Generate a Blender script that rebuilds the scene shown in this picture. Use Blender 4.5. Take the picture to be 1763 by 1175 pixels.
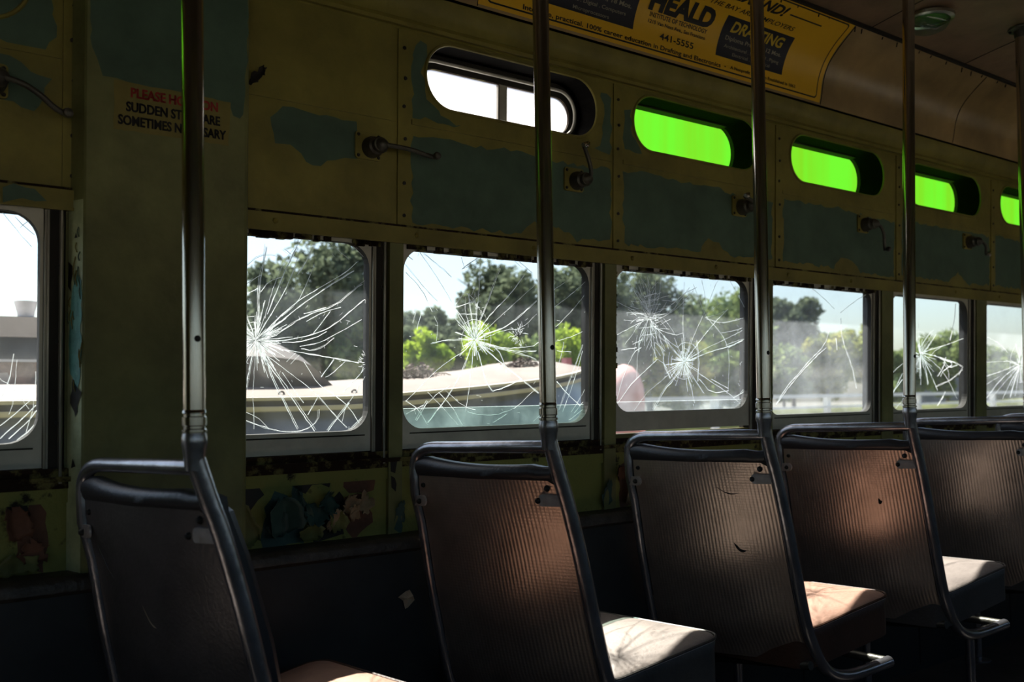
import bpy, bmesh, math, random
from math import sin, cos, pi, radians, sqrt, atan2, tan
from mathutils import Vector, Matrix, noise

for o in list(bpy.data.objects):
    bpy.data.objects.remove(o)
scene = bpy.context.scene
C = scene.collection
V = Vector

# ------------------------------------------------------------------ camera
cd = bpy.data.cameras.new('camera')
cam = bpy.data.objects.new('camera', cd)
C.objects.link(cam)
TH, PI_, RO = radians(37.027), radians(2.392), radians(1.187)
fw = V((sin(TH) * cos(PI_), cos(TH) * cos(PI_), sin(PI_)))
rt = V((cos(TH), -sin(TH), 0))
up = rt.cross(fw)
R_ = rt * cos(RO) - up * sin(RO)
U_ = up * cos(RO) + rt * sin(RO)
cam.matrix_world = Matrix(((R_.x, U_.x, -fw.x, 0), (R_.y, U_.y, -fw.y, -2.03), (R_.z, U_.z, -fw.z, 1.05), (0, 0, 0, 1)))
cd.sensor_width = 36
cd.lens = 1626.2 / 1763 * 36
cd.shift_y = (626.8 - 587.5) / 1763
cd.clip_start = .02
cd.clip_end = 500
cd.dof.use_dof = True
cd.dof.focus_distance = 2.35
cd.dof.aperture_fstop = 4.0
scene.camera = cam

# ------------------------------------------------------------------ light
SUN = V((-.06, .63, 1.0)).normalized()
w = bpy.data.worlds.new('world')
scene.world = w
w.use_nodes = True
nt = w.node_tree
sky = nt.nodes.new('ShaderNodeTexSky')
sky.sky_type = 'NISHITA'
sky.sun_disc = False
sky.sun_elevation = math.asin(SUN.z)
sky.sun_rotation = atan2(SUN.x, SUN.y)
sky.altitude = 50
sky.air_density = 1.0
sky.dust_density = 2.5
sky.ozone_density = 1.0
nt.links.new(sky.outputs[0], nt.nodes['Background'].inputs[0])
nt.nodes['Background'].inputs[1].default_value = .26
sl = bpy.data.lights.new('sun', 'SUN')
sl.energy = 17
sl.angle = radians(.6)
sl.color = (1.0, .95, .88)
so = bpy.data.objects.new('sun', sl)
C.objects.link(so)
so.rotation_euler = SUN.to_track_quat('Z', 'Y').to_euler()
so.location = (3, 4, 9)
vs = scene.view_settings
vs.view_transform = 'Standard'
vs.look = 'None'
vs.gamma = 1
vs.use_curve_mapping = False
vs.exposure = 0.0

# ------------------------------------------------------------------ materials
def mat(name, col, rough=.6, metal=0, var=.25, vscale=8, bump=0, bscale=60, spec=.5, detail=6, col2=None, thr=None, stretch=None):
    m = bpy.data.materials.new(name)
    m.use_nodes = True
    t = m.node_tree
    b = t.nodes['Principled BSDF']
    b.inputs['Roughness'].default_value = rough
    b.inputs['Metallic'].default_value = metal
    b.inputs['Specular IOR Level'].default_value = spec
    tc = t.nodes.new('ShaderNodeTexCoord')
    mp = t.nodes.new('ShaderNodeMapping')
    t.links.new(tc.outputs['Object'], mp.inputs[0])
    if stretch:
        mp.inputs['Scale'].default_value = stretch
    n = t.nodes.new('ShaderNodeTexNoise')
    n.inputs['Scale'].default_value = vscale
    n.inputs['Detail'].default_value = detail
    n.inputs['Roughness'].default_value = .62
    t.links.new(mp.outputs[0], n.inputs['Vector'])
    r = t.nodes.new('ShaderNodeValToRGB')
    lo = thr[0] if thr else .32
    hi = thr[1] if thr else .72
    r.color_ramp.elements[0].position = lo
    r.color_ramp.elements[1].position = hi
    c0 = [c * (1 - var) for c in col]
    c1 = [min(1, c * (1 + var)) for c in (col2 or col)]
    r.color_ramp.elements[0].color = (*c0, 1)
    r.color_ramp.elements[1].color = (*c1, 1)
    t.links.new(n.outputs['Fac'], r.inputs[0])
    t.links.new(r.outputs[0], b.inputs['Base Color'])
    if bump:
        n2 = t.nodes.new('ShaderNodeTexNoise')
        n2.inputs['Scale'].default_value = bscale
        n2.inputs['Detail'].default_value = 4
        t.links.new(mp.outputs[0], n2.inputs['Vector'])
        bp = t.nodes.new('ShaderNodeBump')
        bp.inputs['Strength'].default_value = bump
        bp.inputs['Distance'].default_value = .01
        t.links.new(n2.outputs['Fac'], bp.inputs['Height'])
        t.links.new(bp.outputs[0], b.inputs['Normal'])
    return m

M = {}
M['olive'] = mat('olive_paint', (.215, .185, .040), .5, 0, .3, 5, .15, 40, .35)
M['green'] = mat('green_paint', (.175, .182, .070), .5, 0, .3, 6, .2, 40, .35)
M['litgreen'] = mat('window_lit_green', (.42, .47, .27), .4, 0, .3, 16, .2, 60)  # lighter green stands in for window light on the pillar's side
M['bluepaint'] = mat('pale_teal_flake', (.12, .34, .32), .4, 0, .3, 30, .3, 60)
M['teal'] = mat('teal_paint', (.075, .128, .090), .55, 0, .22, 7, .12, 40, .3)
M['peeling'] = mat('peeling_green_paint', (.026, .020, .012), .7, 0, .3, 14, .5, 60, .3, 9, (.17, .175, .048), (.35, .41))
M['rust'] = mat('rusty_sill', (.035, .018, .009), .8, 0, .4, 26, .6, 80, .2, 8, (.11, .10, .035), (.50, .60))
M['ledge'] = mat('worn_ledge', (.055, .045, .035), .45, .2, .5, 22, .4, 90, .5)
M['wainscot'] = mat('charcoal_panel', (.022, .024, .024), .55, 0, .3, 8, .1, 60, .4)
M['dark'] = mat('dark_rubber', (.018, .015, .011), .8, 0, .2, 30)
M['recess'] = mat('black_recess', (.004, .0035, .003), .9, 0, .3, 30, 0, 60, .05)  # one near-black tone for the lining of the oval openings
M['sash'] = mat('grey_sash_paint', (.50, .48, .41), .45, .3, .18, 9, .1, 50)
M['chan'] = mat('channel_metal', (.26, .24, .20), .35, .7, .35, 30, .1, 90, .5, 6, None, None, (1, 1, .2))
M['chrome'] = mat('worn_chrome', (.46, .43, .38), .17, 1, .15, 14, .05, 30, .5, 6, None, None, (1, 1, .15))
M['steel'] = mat('painted_steel_tube', (.38, .365, .385), .27, .82, .25, 18, .08, 60)
M['cove'] = mat('grimy_cream_cove', (.33, .225, .10), .32, 0, .35, 4, .15, 9, .6)
M['ceil'] = mat('grimy_brown_ceiling', (.21, .135, .08), .5, 0, .35, 5, .25, 22, .4)
M['joint'] = mat('black_joint', (.012, .010, .007), .8)
M['card'] = mat('yellow_card', (.80, .46, .012), .45, 0, .08, 4)
M['black'] = mat('black_ink', (.008, .008, .009), .6, 0, 0)
M['navy'] = mat('navy_ink', (.005, .006, .018), .55, 0, .1)
M['inkyellow'] = mat('yellow_ink', (.60, .42, .02), .5, 0, .05)
M['inkcream'] = mat('cream_ink', (.30, .27, .20), .6, 0, .1)
M['inkred'] = mat('red_ink', (.42, .035, .03), .6, 0, .15, 60)
M['notice'] = mat('notice_yellow', (.20, .165, .035), .5, 0, .15, 12)
M['floor'] = mat('dirty_floor', (.05, .042, .035), .8, 0, .4, 6, .3, 60)
M['tab'] = mat('worn_bracket_metal', (.42, .37, .34), .42, .35, .25, 30)
M['iron'] = mat('cast_iron', (.10, .095, .08), .45, .7, .3, 20, .2, 60)
M['bolt'] = mat('dark_bolt', (.02, .018, .016), .5, .4, .1)
M['flake_t'] = mat('curled_teal_paint', (.03, .075, .065), .6, 0, .3, 20)
M['flake_g'] = mat('curled_olive_paint', (.15, .16, .05), .6, 0, .3, 20)
M['flake_b'] = mat('curled_tan_primer', (.34, .25, .15), .7, 0, .3, 20)
M['flake_r'] = mat('rust_brown_primer', (.13, .055, .03), .7, 0, .4, 20)
M['paper'] = mat('yellowed_paper', (.42, .33, .22), .7, 0, .3, 30)
M['lampmetal'] = mat('lamp_rim', (.5, .48, .42), .25, 1, .1)
# outdoors
M['ground'] = mat('dry_ground', (.12, .11, .085), .9, 0, .4, .8, 0)
M['bounceground'] = mat('pale_bounce_ground', (.36, .31, .25), .9, 0, .2, .8, 0)  # out-of-view ground, kept pale to throw light indoors
M['bank'] = mat('yellow_grass_bank', (.17, .18, .05), .9, 0, .35, 1.5, .4, 5)
M['cream'] = mat('cream_gutter_paint', (.56, .49, .42), .5, 0, .12, 5)
M['roof'] = mat('tan_dusty_roof', (.19, .148, .124), .7, 0, .15, 5)
M['hump'] = mat('taupe_fairing', (.12, .098, .084), .6, 0, .2, 7)
M['vbody'] = mat('grey_body_paint', (.15, .15, .165), .3, .3, .3, 4)
M['vrust'] = mat('mottled_rust', (.07, .045, .035), .7, 0, .5, 9, .3, 40, .4, 8, (.28, .18, .13))
M['vglass'] = mat('dark_vehicle_glass', (.06, .06, .065), .12, 0, .3, 3)
M['vent'] = mat('pale_vent_metal', (.40, .40, .44), .4, .3, .2, 8)
M['litter'] = mat('leaf_litter', (.13, .09, .075), .9, 0, .5, 20)
M['white'] = mat('pale_rail_paint', (.62, .62, .60), .5, 0, .1)
M['pink'] = mat('faded_pink_cover', (.70, .34, .30), .6, 0, .12, 5)
M['redpost'] = mat('faded_red_post', (.40, .12, .13), .7, 0, .2)
M['slate'] = mat('slate_roof', (.10, .11, .13), .6, 0, .2)
M['barkk'] = mat('grey_bark', (.10, .08, .06), .9, 0, .3, 12)

# vinyl of the seats: ribbed backs, smooth cushions
def vinyl(name, col, rough, rib=0, var=.25):
    m = mat(name, col, rough, 0, var, 7, .12, 130, .5)
    if rib:
        t = m.node_tree
        b = t.nodes['Principled BSDF']
        uv = t.nodes.new('ShaderNodeUVMap')
        wv = t.nodes.new('ShaderNodeTexWave')
        wv.wave_type = 'BANDS'
        wv.bands_direction = 'X'
        wv.inputs['Scale'].default_value = rib
        wv.inputs['Distortion'].default_value = .15
        wv2 = t.nodes.new('ShaderNodeTexWave')
        wv2.bands_direction = 'Y'
        wv2.inputs['Scale'].default_value = rib * 1.3
        ad = t.nodes.new('ShaderNodeMath')
        ad.operation = 'MULTIPLY_ADD'
        ad.inputs[1].default_value = .25
        t.links.new(uv.outputs[0], wv.inputs['Vector'])
        t.links.new(uv.outputs[0], wv2.inputs['Vector'])
        t.links.new(wv2.outputs['Fac'], ad.inputs[0])
        t.links.new(wv.outputs['Fac'], ad.inputs[2])
        bp = t.nodes.new('ShaderNodeBump')
        bp.inputs['Strength'].default_value = .6
        bp.inputs['Distance'].default_value = .0005
        t.links.new(ad.outputs[0], bp.inputs['Height'])
        t.links.new(bp.outputs[0], b.inputs['Normal'])
    return m

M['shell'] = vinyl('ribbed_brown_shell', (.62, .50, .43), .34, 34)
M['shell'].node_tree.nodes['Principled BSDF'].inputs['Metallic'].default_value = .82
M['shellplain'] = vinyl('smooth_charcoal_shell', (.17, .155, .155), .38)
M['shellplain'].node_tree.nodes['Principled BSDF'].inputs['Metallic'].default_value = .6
M['pad'] = vinyl('charcoal_vinyl', (.035, .033, .036), .4)
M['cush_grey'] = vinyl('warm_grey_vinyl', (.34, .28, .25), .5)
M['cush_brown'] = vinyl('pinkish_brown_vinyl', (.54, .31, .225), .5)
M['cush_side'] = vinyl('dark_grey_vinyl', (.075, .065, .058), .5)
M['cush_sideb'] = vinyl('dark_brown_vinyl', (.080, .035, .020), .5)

def glassy(name, tint=(1, 1, 1), haze=.05, hazecol=(.8, .85, .9), hscale=3, hmax=.35, gloss=.06):
    """window glass: see-through, a little mirror, and a film of dust that scatters light"""
    m = bpy.data.materials.new(name)
    m.use_nodes = True
    t = m.node_tree
    t.nodes.clear()
    out = t.nodes.new('ShaderNodeOutputMaterial')
    tr = t.nodes.new('ShaderNodeBsdfTransparent')
    tr.inputs[0].default_value = (*tint, 1)
    gl = t.nodes.new('ShaderNodeBsdfGlossy')
    gl.inputs['Roughness'].default_value = .05
    m1 = t.nodes.new('ShaderNodeMixShader')
    m1.inputs[0].default_value = gloss
    df = t.nodes.new('ShaderNodeBsdfTranslucent')
    df.inputs[0].default_value = (*hazecol, 1)
    m2 = t.nodes.new('ShaderNodeMixShader')
    tc = t.nodes.new('ShaderNodeTexCoord')
    n = t.nodes.new('ShaderNodeTexNoise')
    n.inputs['Scale'].default_value = hscale
    n.inputs['Detail'].default_value = 8
    n.inputs['Roughness'].default_value = .7
    mr = t.nodes.new('ShaderNodeMapRange')
    mr.inputs[1].default_value = .45
    mr.inputs[2].default_value = .75
    mr.inputs[3].default_value = haze
    mr.inputs[4].default_value = hmax
    t.links.new(tc.outputs['Object'], n.inputs['Vector'])
    t.links.new(n.outputs['Fac'], mr.inputs[0])
    t.links.new(mr.outputs[0], m2.inputs[0])
    t.links.new(tr.outputs[0], m1.inputs[1])
    t.links.new(gl.outputs[0], m1.inputs[2])
    t.links.new(m1.outputs[0], m2.inputs[1])
    t.links.new(df.outputs[0], m2.inputs[2])
    t.links.new(m2.outputs[0], out.inputs[0])
    return m

M['glass'] = glassy('dusty_glass', (.95, .98, .97), .004, (.75, .82, .9), 4, .022)
M['glassdust'] = glassy('very_dusty_glass', (.93, .96, .96), .025, (.8, .85, .9), 3, .10)
M['glassgreen'] = glassy('green_edged_glass', (.74, .86, .83), .04, (.6, .7, .68), 6, .15)
M['frost'] = glassy('frosted_glass', (.95, .95, .95), .30, (.95, .93, .9), 3, .6)

def translucent(name, col, mixfac=.5, streak=0, cold=None, gloss=0):
    m = bpy.data.materials.new(name)
    m.use_nodes = True
    t = m.node_tree
    t.nodes.clear()
    out = t.nodes.new('ShaderNodeOutputMaterial')
    a = t.nodes.new('ShaderNodeBsdfTranslucent')
    b = t.nodes.new('ShaderNodeBsdfDiffuse')
    mx = t.nodes.new('ShaderNodeMixShader')
    mx.inputs[0].default_value = mixfac
    tc = t.nodes.new('ShaderNodeTexCoord')
    mp = t.nodes.new('ShaderNodeMapping')
    if streak:
        mp.inputs['Scale'].default_value = (1, 1, .03)
    n = t.nodes.new('ShaderNodeTexNoise')
    n.inputs['Scale'].default_value = streak or 3
    n.inputs['Detail'].default_value = 5
    r = t.nodes.new('ShaderNodeValToRGB')
    r.color_ramp.elements[0].position = .35
    r.color_ramp.elements[1].position = .65
    r.color_ramp.elements[0].color = (*(cold or [c * .8 for c in col]), 1)
    r.color_ramp.elements[1].color = (*col, 1)
    L = t.links.new
    L(tc.outputs['Object'], mp.inputs[0])
    L(mp.outputs[0], n.inputs['Vector'])
    L(n.outputs['Fac'], r.inputs[0])
    L(r.outputs[0], a.inputs[0])
    L(r.outputs[0], b.inputs[0])
    L(a.outputs[0], mx.inputs[1])
    L(b.outputs[0], mx.inputs[2])
    L(mx.outputs[0], out.inputs[0])
    return m

M['crack'] = translucent('glass_fracture', (1, 1, 1), .30, 0, (.93, .97, .97))
M['greenpane'] = translucent('green_plastic_pane', (.225, .53, .10), .06, 14, (.26, .46, .075))
M['leaf_d'] = translucent('dark_leaf', (.17, .20, .12), .5, 0, (.08, .10, .07))
M['leaf_m'] = translucent('mid_leaf', (.24, .29, .10), .5, 0, (.10, .15, .07))
M['leaf_y'] = translucent('yellow_green_leaf', (.42, .52, .06), .45, 0, (.16, .26, .04))
M['leaf_o'] = translucent('autumn_leaf', (.42, .40, .10), .45, 0, (.14, .19, .06))

# ------------------------------------------------------------------ mesh builder
class MB:
    def __init__(s):
        s.v, s.f, s.m, s.mats = [], [], [], []
        s.uv = None

    def mi(s, m):
        if m not in s.mats:
            s.mats.append(m)
        return s.mats.index(m)

    def face(s, pts, m):
        b = len(s.v)
        s.v += [tuple(p) for p in pts]
        s.f.append(list(range(b, b + len(pts))))
        s.m.append(s.mi(m))

    def grid(s, rows, m, close=False):
        b = len(s.v)
        n = len(rows[0])
        for r in rows:
            s.v += [tuple(p) for p in r]
        k = s.mi(m)
        for i in range(len(rows) - 1):
            for j in range(n if close else n - 1):
                j2 = (j + 1) % n
                s.f.append([b + i * n + j, b + i * n + j2, b + (i + 1) * n + j2, b + (i + 1) * n + j])
                s.m.append(k)

    def box(s, x0, x1, y0, y1, z0, z1, m, bev=0):
        p = [(x0, y0, z0), (x1, y0, z0), (x1, y1, z0), (x0, y1, z0), (x0, y0, z1), (x1, y0, z1), (x1, y1, z1), (x0, y1, z1)]
        b = len(s.v)
        s.v += p
        k = s.mi(m)
        for f in ((0, 3, 2, 1), (4, 5, 6, 7), (0, 1, 5, 4), (1, 2, 6, 5), (2, 3, 7, 6), (3, 0, 4, 7)):
            s.f.append([b + i for i in f])
            s.m.append(k)

    def tube(s, path, r, m, seg=16, caps=True, closed=False):
        P = [V(p) for p in path]
        n = len(P)
        rr = r if isinstance(r, (list, tuple)) else [r] * n
        T = []
        for i in range(n):
            if closed:
                t = P[(i + 1) % n] - P[i - 1]
            else:
                t = P[min(i + 1, n - 1)] - P[max(i - 1, 0)]
            T.append(t.normalized() if t.length > 1e-9 else V((0, 0, 1)))
        a = V((0, 0, 1)) if abs(T[0].z) < .9 else V((1, 0, 0))
        N = (a - T[0] * a.dot(T[0])).normalized()
        rows = []
        for i in range(n):
            N = (N - T[i] * N.dot(T[i])).normalized()
            B = T[i].cross(N)
            rows.append([P[i] + (N * cos(q) + B * sin(q)) * rr[i] for q in [2 * pi * j / seg for j in range(seg)]])
        if closed:
            rows.append(rows[0])
        s.grid(rows, m, True)
        if caps and not closed:
            s.face(rows[0][::-1], m)
            s.face(rows[-1], m)

    def lathe(s, prof, m, org=(0, 0, 0), axis='Z', seg=20):
        rows = []
        for r, h in prof:
            row = []
            for j in range(seg):
                q = 2 * pi * j / seg
                a, b = r * cos(q), r * sin(q)
                p = (a, b, h) if axis == 'Z' else ((a, h, b) if axis == 'Y' else (h, a, b))
                row.append((p[0] + org[0], p[1] + org[1], p[2] + org[2]))
            rows.append(row)
        s.grid(rows, m, True)
        s.face(rows[0], m)
        s.face(rows[-1], m)

    def prism(s, poly, d0, d1, m):
        """poly in (x, h); thickness along y"""
        s.face([(x, d0, h) for x, h in poly], m)
        s.face([(x, d1, h) for x, h in poly][::-1], m)
        n = len(poly)
        for i in range(n):
            a, b = poly[i], poly[(i + 1) % n]
            s.face([(a[0], d0, a[1]), (a[0], d1, a[1]), (b[0], d1, b[1]), (b[0], d0, b[1])], m)

    def plate(s, x0, x1, h0, h1, loop, d0, d1, m, mh=None, hd=None):
        """rectangular plate with one rounded hole (loop = 4 arcs of k points, ccw from top right)"""
        k = len(loop) // 4
        cs = [(x1, h1), (x0, h1), (x0, h0), (x1, h0)]
        for d, fl in ((d0, 0), (d1, 1)):
            for a in range(4):
                arc = loop[a * k:(a + 1) * k]
                c = cs[a]
                for i in range(k - 1):
                    s.face([(c[0], d, c[1]), (arc[i][0], d, arc[i][1]), (arc[i + 1][0], d, arc[i + 1][1])], m)
                nx = loop[((a + 1) * k) % len(loop)]
                c2 = cs[(a + 1) % 4]
                e = arc[-1]
                s.face([(c[0], d, c[1]), (e[0], d, e[1]), (nx[0], d, nx[1]), (c2[0], d, c2[1])], m)
        e0, e1 = hd or (d0, d1)
        s.grid([[(p[0], d, p[1]) for p in loop] for d in (e0, e1)], mh or m, True)
        for i in range(4):
            a, b = cs[i], cs[(i + 1) % 4]
            s.face([(a[0], d0, a[1]), (b[0], d0, b[1]), (b[0], d1, b[1]), (a[0], d1, a[1])], m)

    def build(s, name, parent=None, smooth=False, mat4=None, sharp=40):
        me = bpy.data.meshes.new(name)
        me.from_pydata(s.v, [], s.f)
        for m in s.mats:
            me.materials.append(M[m])
        for p, k in zip(me.polygons, s.m):
            p.material_index = k
        bm = bmesh.new()
        bm.from_mesh(me)
        bmesh.ops.remove_doubles(bm, verts=bm.verts, dist=1e-5)
        bmesh.ops.recalc_face_normals(bm, faces=bm.faces)
        if smooth:
            for f in bm.faces:
                f.smooth = True
            for e in bm.edges:
                if len(e.link_faces) == 2 and e.calc_face_angle(0) > radians(sharp):
                    e.smooth = False
        bm.to_mesh(me)
        bm.free()
        o = bpy.data.objects.new(name, me)
        C.objects.link(o)
        if parent:
            o.parent = parent
        if mat4:
            o.matrix_local = mat4
        return o

def rrect(x0, x1, h0, h1, r, k=9):
    out = []
    for cx, ch, a0 in ((x1 - r, h1 - r, 0), (x0 + r, h1 - r, 90), (x0 + r, h0 + r, 180), (x1 - r, h0 + r, 270)):
        for i in range(k):
            a = radians(a0 + 90 * i / (k - 1))
            out.append((cx + r * cos(a), ch + r * sin(a)))
    return out

def tag(o, label=None, cat=None, group=None, kind=None):
    if label: o['label'] = label
    if cat: o['category'] = cat
    if group: o['group'] = group
    if kind: o['kind'] = kind
    return o

def empty(name, loc=(0, 0, 0), rot=(0, 0, 0)):
    o = bpy.data.objects.new(name, None)
    o.empty_display_size = .05
    C.objects.link(o)
    o.location = loc
    o.rotation_euler = rot
    return o

def arcpts(p0, p1, p2, n=8):
    """quadratic corner from p0 to p2 around p1"""
    p0, p1, p2 = V(p0), V(p1), V(p2)
    return [p0 * (1 - t) ** 2 + p1 * 2 * t * (1 - t) + p2 * t * t for t in [i / n for i in range(n + 1)]]

def smoothpath(pts, it=3):
    P = [V(p) for p in pts]
    for _ in range(it):
        Q = [P[0]]
        for a, b in zip(P, P[1:]):
            Q += [a * .75 + b * .25, a * .25 + b * .75]
        Q.append(P[-1])
        P = Q
    return P

TILT = radians(2.46)
ZC = 1.05
def wallmat(x=0, d=0, h=0):
    return Matrix.Translation((0, 0, ZC)) @ Matrix.Rotation(TILT, 4, 'X') @ Matrix.Translation((x, d, h))
WM = wallmat()

# ------------------------------------------------------------------ the car body: window wall
LOW = [(-1.03, -.35), (-.29, .373), (.66, 1.098), (1.194, 1.808), (1.911, 2.513), (2.633, 3.231), (3.366, 3.946), (4.089, 4.70), (4.81, 5.42), (5.53, 6.14), (6.25, 6.86)]
STR = [-1.03, -.31, .41, 1.170, 1.893, 2.645, 3.385, 4.129, 4.87, 5.60, 6.33]
SOLID = {.41}

def ov(x, x1=None):
    return rrect(x + .080, x + .660, .752, .922, .083, 10)

def upper_wall(wall):
    pass

wl = MB()
for i, x in enumerate(STR):
    xn = STR[i + 1] if i + 1 < len(STR) else 7.1
    if x in SOLID:
        wl.box(x, xn, 0, .115, .42, .95, 'olive')
    else:
        wl.plate(x, xn, .42, .95, ov(x), 0, .02, 'olive', 'recess', (0, .10))
        wl.plate(x, xn, .40, .95, ov(x), .10, .115, 'dark')
        L = ov(x)
        wl.tube([(p[0], -.001, p[1]) for p in L], .0045, 'olive', 6, False, True)
    # cover strip with screws
    wl.box(x, x + .036, -.004, 0, .44, .93, 'olive')
    for h in (.47, .55, .66, .74, .81, .885):
        wl.lathe([(.0045, -.0065), (.0045, -.004)], 'bolt', (x + .018 + .002 * sin(h * 40), 0, h), 'Y', 8)
    # horizontal seam of the two sheets
    wl.box(x + .04, xn - .004, -.003, 0, .700, .712, 'olive')
# end bays
wl.box(7.06, 7.12, 0, .115, .42, .95, 'olive')
# belt rail over the windows with its lip and rivets
wl.box(-1.1, 7.1, -.014, .115, .412, .440, 'olive')
wl.box(-1.1, 7.1, -.014, .035, .402, .412, 'olive')
wl.box(-1.1, 7.1, -.017, -.011, .399, .405, 'olive')
wl.box(-1.1, 7.1, -.009, 0, .440, .446, 'rust')
for i in range(22):
    wl.lathe([(.002, -.020), (.006, -.017), (.007, -.014)], 'olive', (-1.0 + i * .37, 0, .422), 'Y', 8)
# posts between the lower windows
for i, (a, b) in enumerate(LOW):
    nx = LOW[i + 1][0] if i + 1 < len(LOW) else 7.1
    wl.box(b + .006, nx - .012, .030, .046, -.14, .402, 'dark')
    wl.box(b + .012, b + .044, .004, .03, -.125, .400, 'dark')
    if i == 1:
        wl.box(b + .046, b + .052, .004, .03, -.32, .400, 'green')
    else:
        wl.box(b + .048, nx - .010, -.010, .03, -.32, .400, 'green')
wl.box(-1.14, -1.03, -.01, .046, -.32, .402, 'green')
# board under the sashes, peeling sheet below, outer skin
wl.box(-1.1, 7.1, -.006, .040, -.150, -.110, 'rust')
wl.box(-1.1, 7.1, -.014, -.006, -.136, -.126, 'rust')
wl.box(-1.1, 7.1, .002, .060, -1.05, -.15, 'peeling')
wl.box(-1.1, 7.1, -.004, .002, -.178, -.150, 'peeling')
# paint layers of the upper sheets: teal showing where the olive coat is gone (and the reverse)
random.seed(4)
def ragged(poly, amp=.006, step=.018):
    out = []
    n = len(poly)
    for i in range(n):
        a, b = V(poly[i]), V(poly[(i + 1) % n])
        L = (b - a).length
        k = max(1, int(L / step))
        for j in range(k):
            p = a.lerp(b, j / k)
            if L > .03:
                p = p + V((random.uniform(-amp, amp), random.uniform(-amp, amp)))
            out.append((p.x, p.y))
    return out
def layer(mb, poly, d, m, amp=.006):
    mb.face([(x, d, h) for x, h in ragged(poly, amp)], m)
layer(wl, [(.843, .659), (.873, .687), (.913, .688), (.944, .684), (.981, .682), (1.057, .680), (1.06, .595), (1.025, .589), (.982, .578), (.966, .563), (.945, .562), (.929, .568), (.914, .585), (.888, .6), (.853, .6)], -.0006, 'teal', .003)
for k_, (poly, m_) in enumerate([([(.83, -.315), (.835, -.22), (.86, -.19), (.89, -.20), (.93, -.25), (.935, -.315)], 'flake_t'), ([(.90, -.20), (.905, -.165), (.925, -.18), (.935, -.23), (.91, -.235)], 'flake_t'),
        ([(.94, -.27), (.95, -.235), (.99, -.225), (1.02, -.20), (1.035, -.21), (1.03, -.30), (.96, -.315)], 'bolt'), ([(1.03, -.215), (1.07, -.205), (1.10, -.22), (1.105, -.28), (1.06, -.315), (1.03, -.29)], 'flake_r'),
        ([(.79, -.18), (.81, -.16), (.83, -.19), (.80, -.23), (.785, -.22)], 'bolt'), ([(.87, -.165), (.93, -.163), (1.0, -.168), (.99, -.185), (.95, -.180), (.93, -.20), (.90, -.178)], 'bolt'),
        ([(1.150, -.13), (1.166, -.135), (1.164, -.165), (1.152, -.16)], 'bolt'), ([(1.152, -.17), (1.168, -.172), (1.166, -.21), (1.150, -.20)], 'bolt'), ([(1.165, -.30), (1.175, -.25), (1.184, -.27), (1.182, -.315)], 'flake_t'),
        ([(1.25, -.30), (1.24, -.20), (1.28, -.17), (1.32, -.24), (1.33, -.31)], 'flake_r'), ([(1.93, -.31), (1.92, -.20), (1.97, -.17), (2.02, -.24), (2.0, -.31)], 'flake_r'), ([(2.1, -.20), (2.2, -.17), (2.3, -.19), (2.25, -.23), (2.15, -.22)], 'bolt'),
        ([(.33, -.31), (.34, -.24), (.37, -.15), (.39, -.20), (.385, -.31)], 'flake_r'), ([(.32, -.20), (.345, -.17), (.36, -.20), (.335, -.22)], 'bolt'), ([(.55, -.40)] * 3, 'bolt')]):
    if k_ < 14:
        layer(wl, poly, .0014 if k_ not in (6, 7, 8) else -.0106, m_, .005)
TP = {1.170: [[(1.212, .455), (1.212, .668), (1.30, .676), (1.40, .672), (1.50, .680), (1.70, .672), (1.885, .678), (1.885, .47), (1.76, .457), (1.69, .49), (1.60, .492), (1.56, .457)],
              [(1.212, .72), (1.212, .88), (1.235, .915), (1.255, .913), (1.256, .88), (1.240, .84), (1.256, .77), (1.30, .735), (1.36, .718)],
              [(1.845, .74), (1.85, .80), (1.855, .86), (1.84, .90), (1.885, .885), (1.885, .72), (1.82, .73)]],
      1.893: [[(1.937, .462), (1.937, .675), (2.05, .688), (2.2, .676), (2.33, .683), (2.45, .665), (2.63, .665), (2.63, .47), (2.42, .462), (2.36, .50), (2.31, .51), (2.27, .468)],
              [(1.937, .74), (1.937, .86), (1.965, .87), (1.972, .79), (2.01, .745)]],
      2.645: [[(2.69, .47), (2.69, .685), (2.85, .68), (3.0, .688), (3.2, .672), (3.375, .670), (3.375, .46), (3.15, .462), (3.09, .50), (3.03, .505), (2.98, .466)]],
      3.385: [[(3.43, .47), (3.43, .69), (3.6, .68), (3.8, .686), (4.12, .68), (4.12, .47), (3.93, .462), (3.85, .51), (3.78, .462)]],
      4.129: [[(4.17, .47), (4.17, .69), (4.5, .68), (4.86, .68), (4.86, .47)]],
      -.31: [[(.20, .66), (.215, .69), (.30, .690), (.385, .655), (.36, .585), (.30, .60), (.22, .61)], [(.26, .72), (.30, .80), (.38, .86), (.40, .74), (.36, .70)]]}
for k in TP:
    for poly in TP[k]:
        layer(wl, poly, -.0006, 'teal')
layer(wl, [(.30, .405), (.30, .436), (.36, .438), (.375, .412)], -.0176, 'teal')
wall_l = wl.build('wall_left', None, False, WM)
tag(wall_l, kind='structure')

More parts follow.
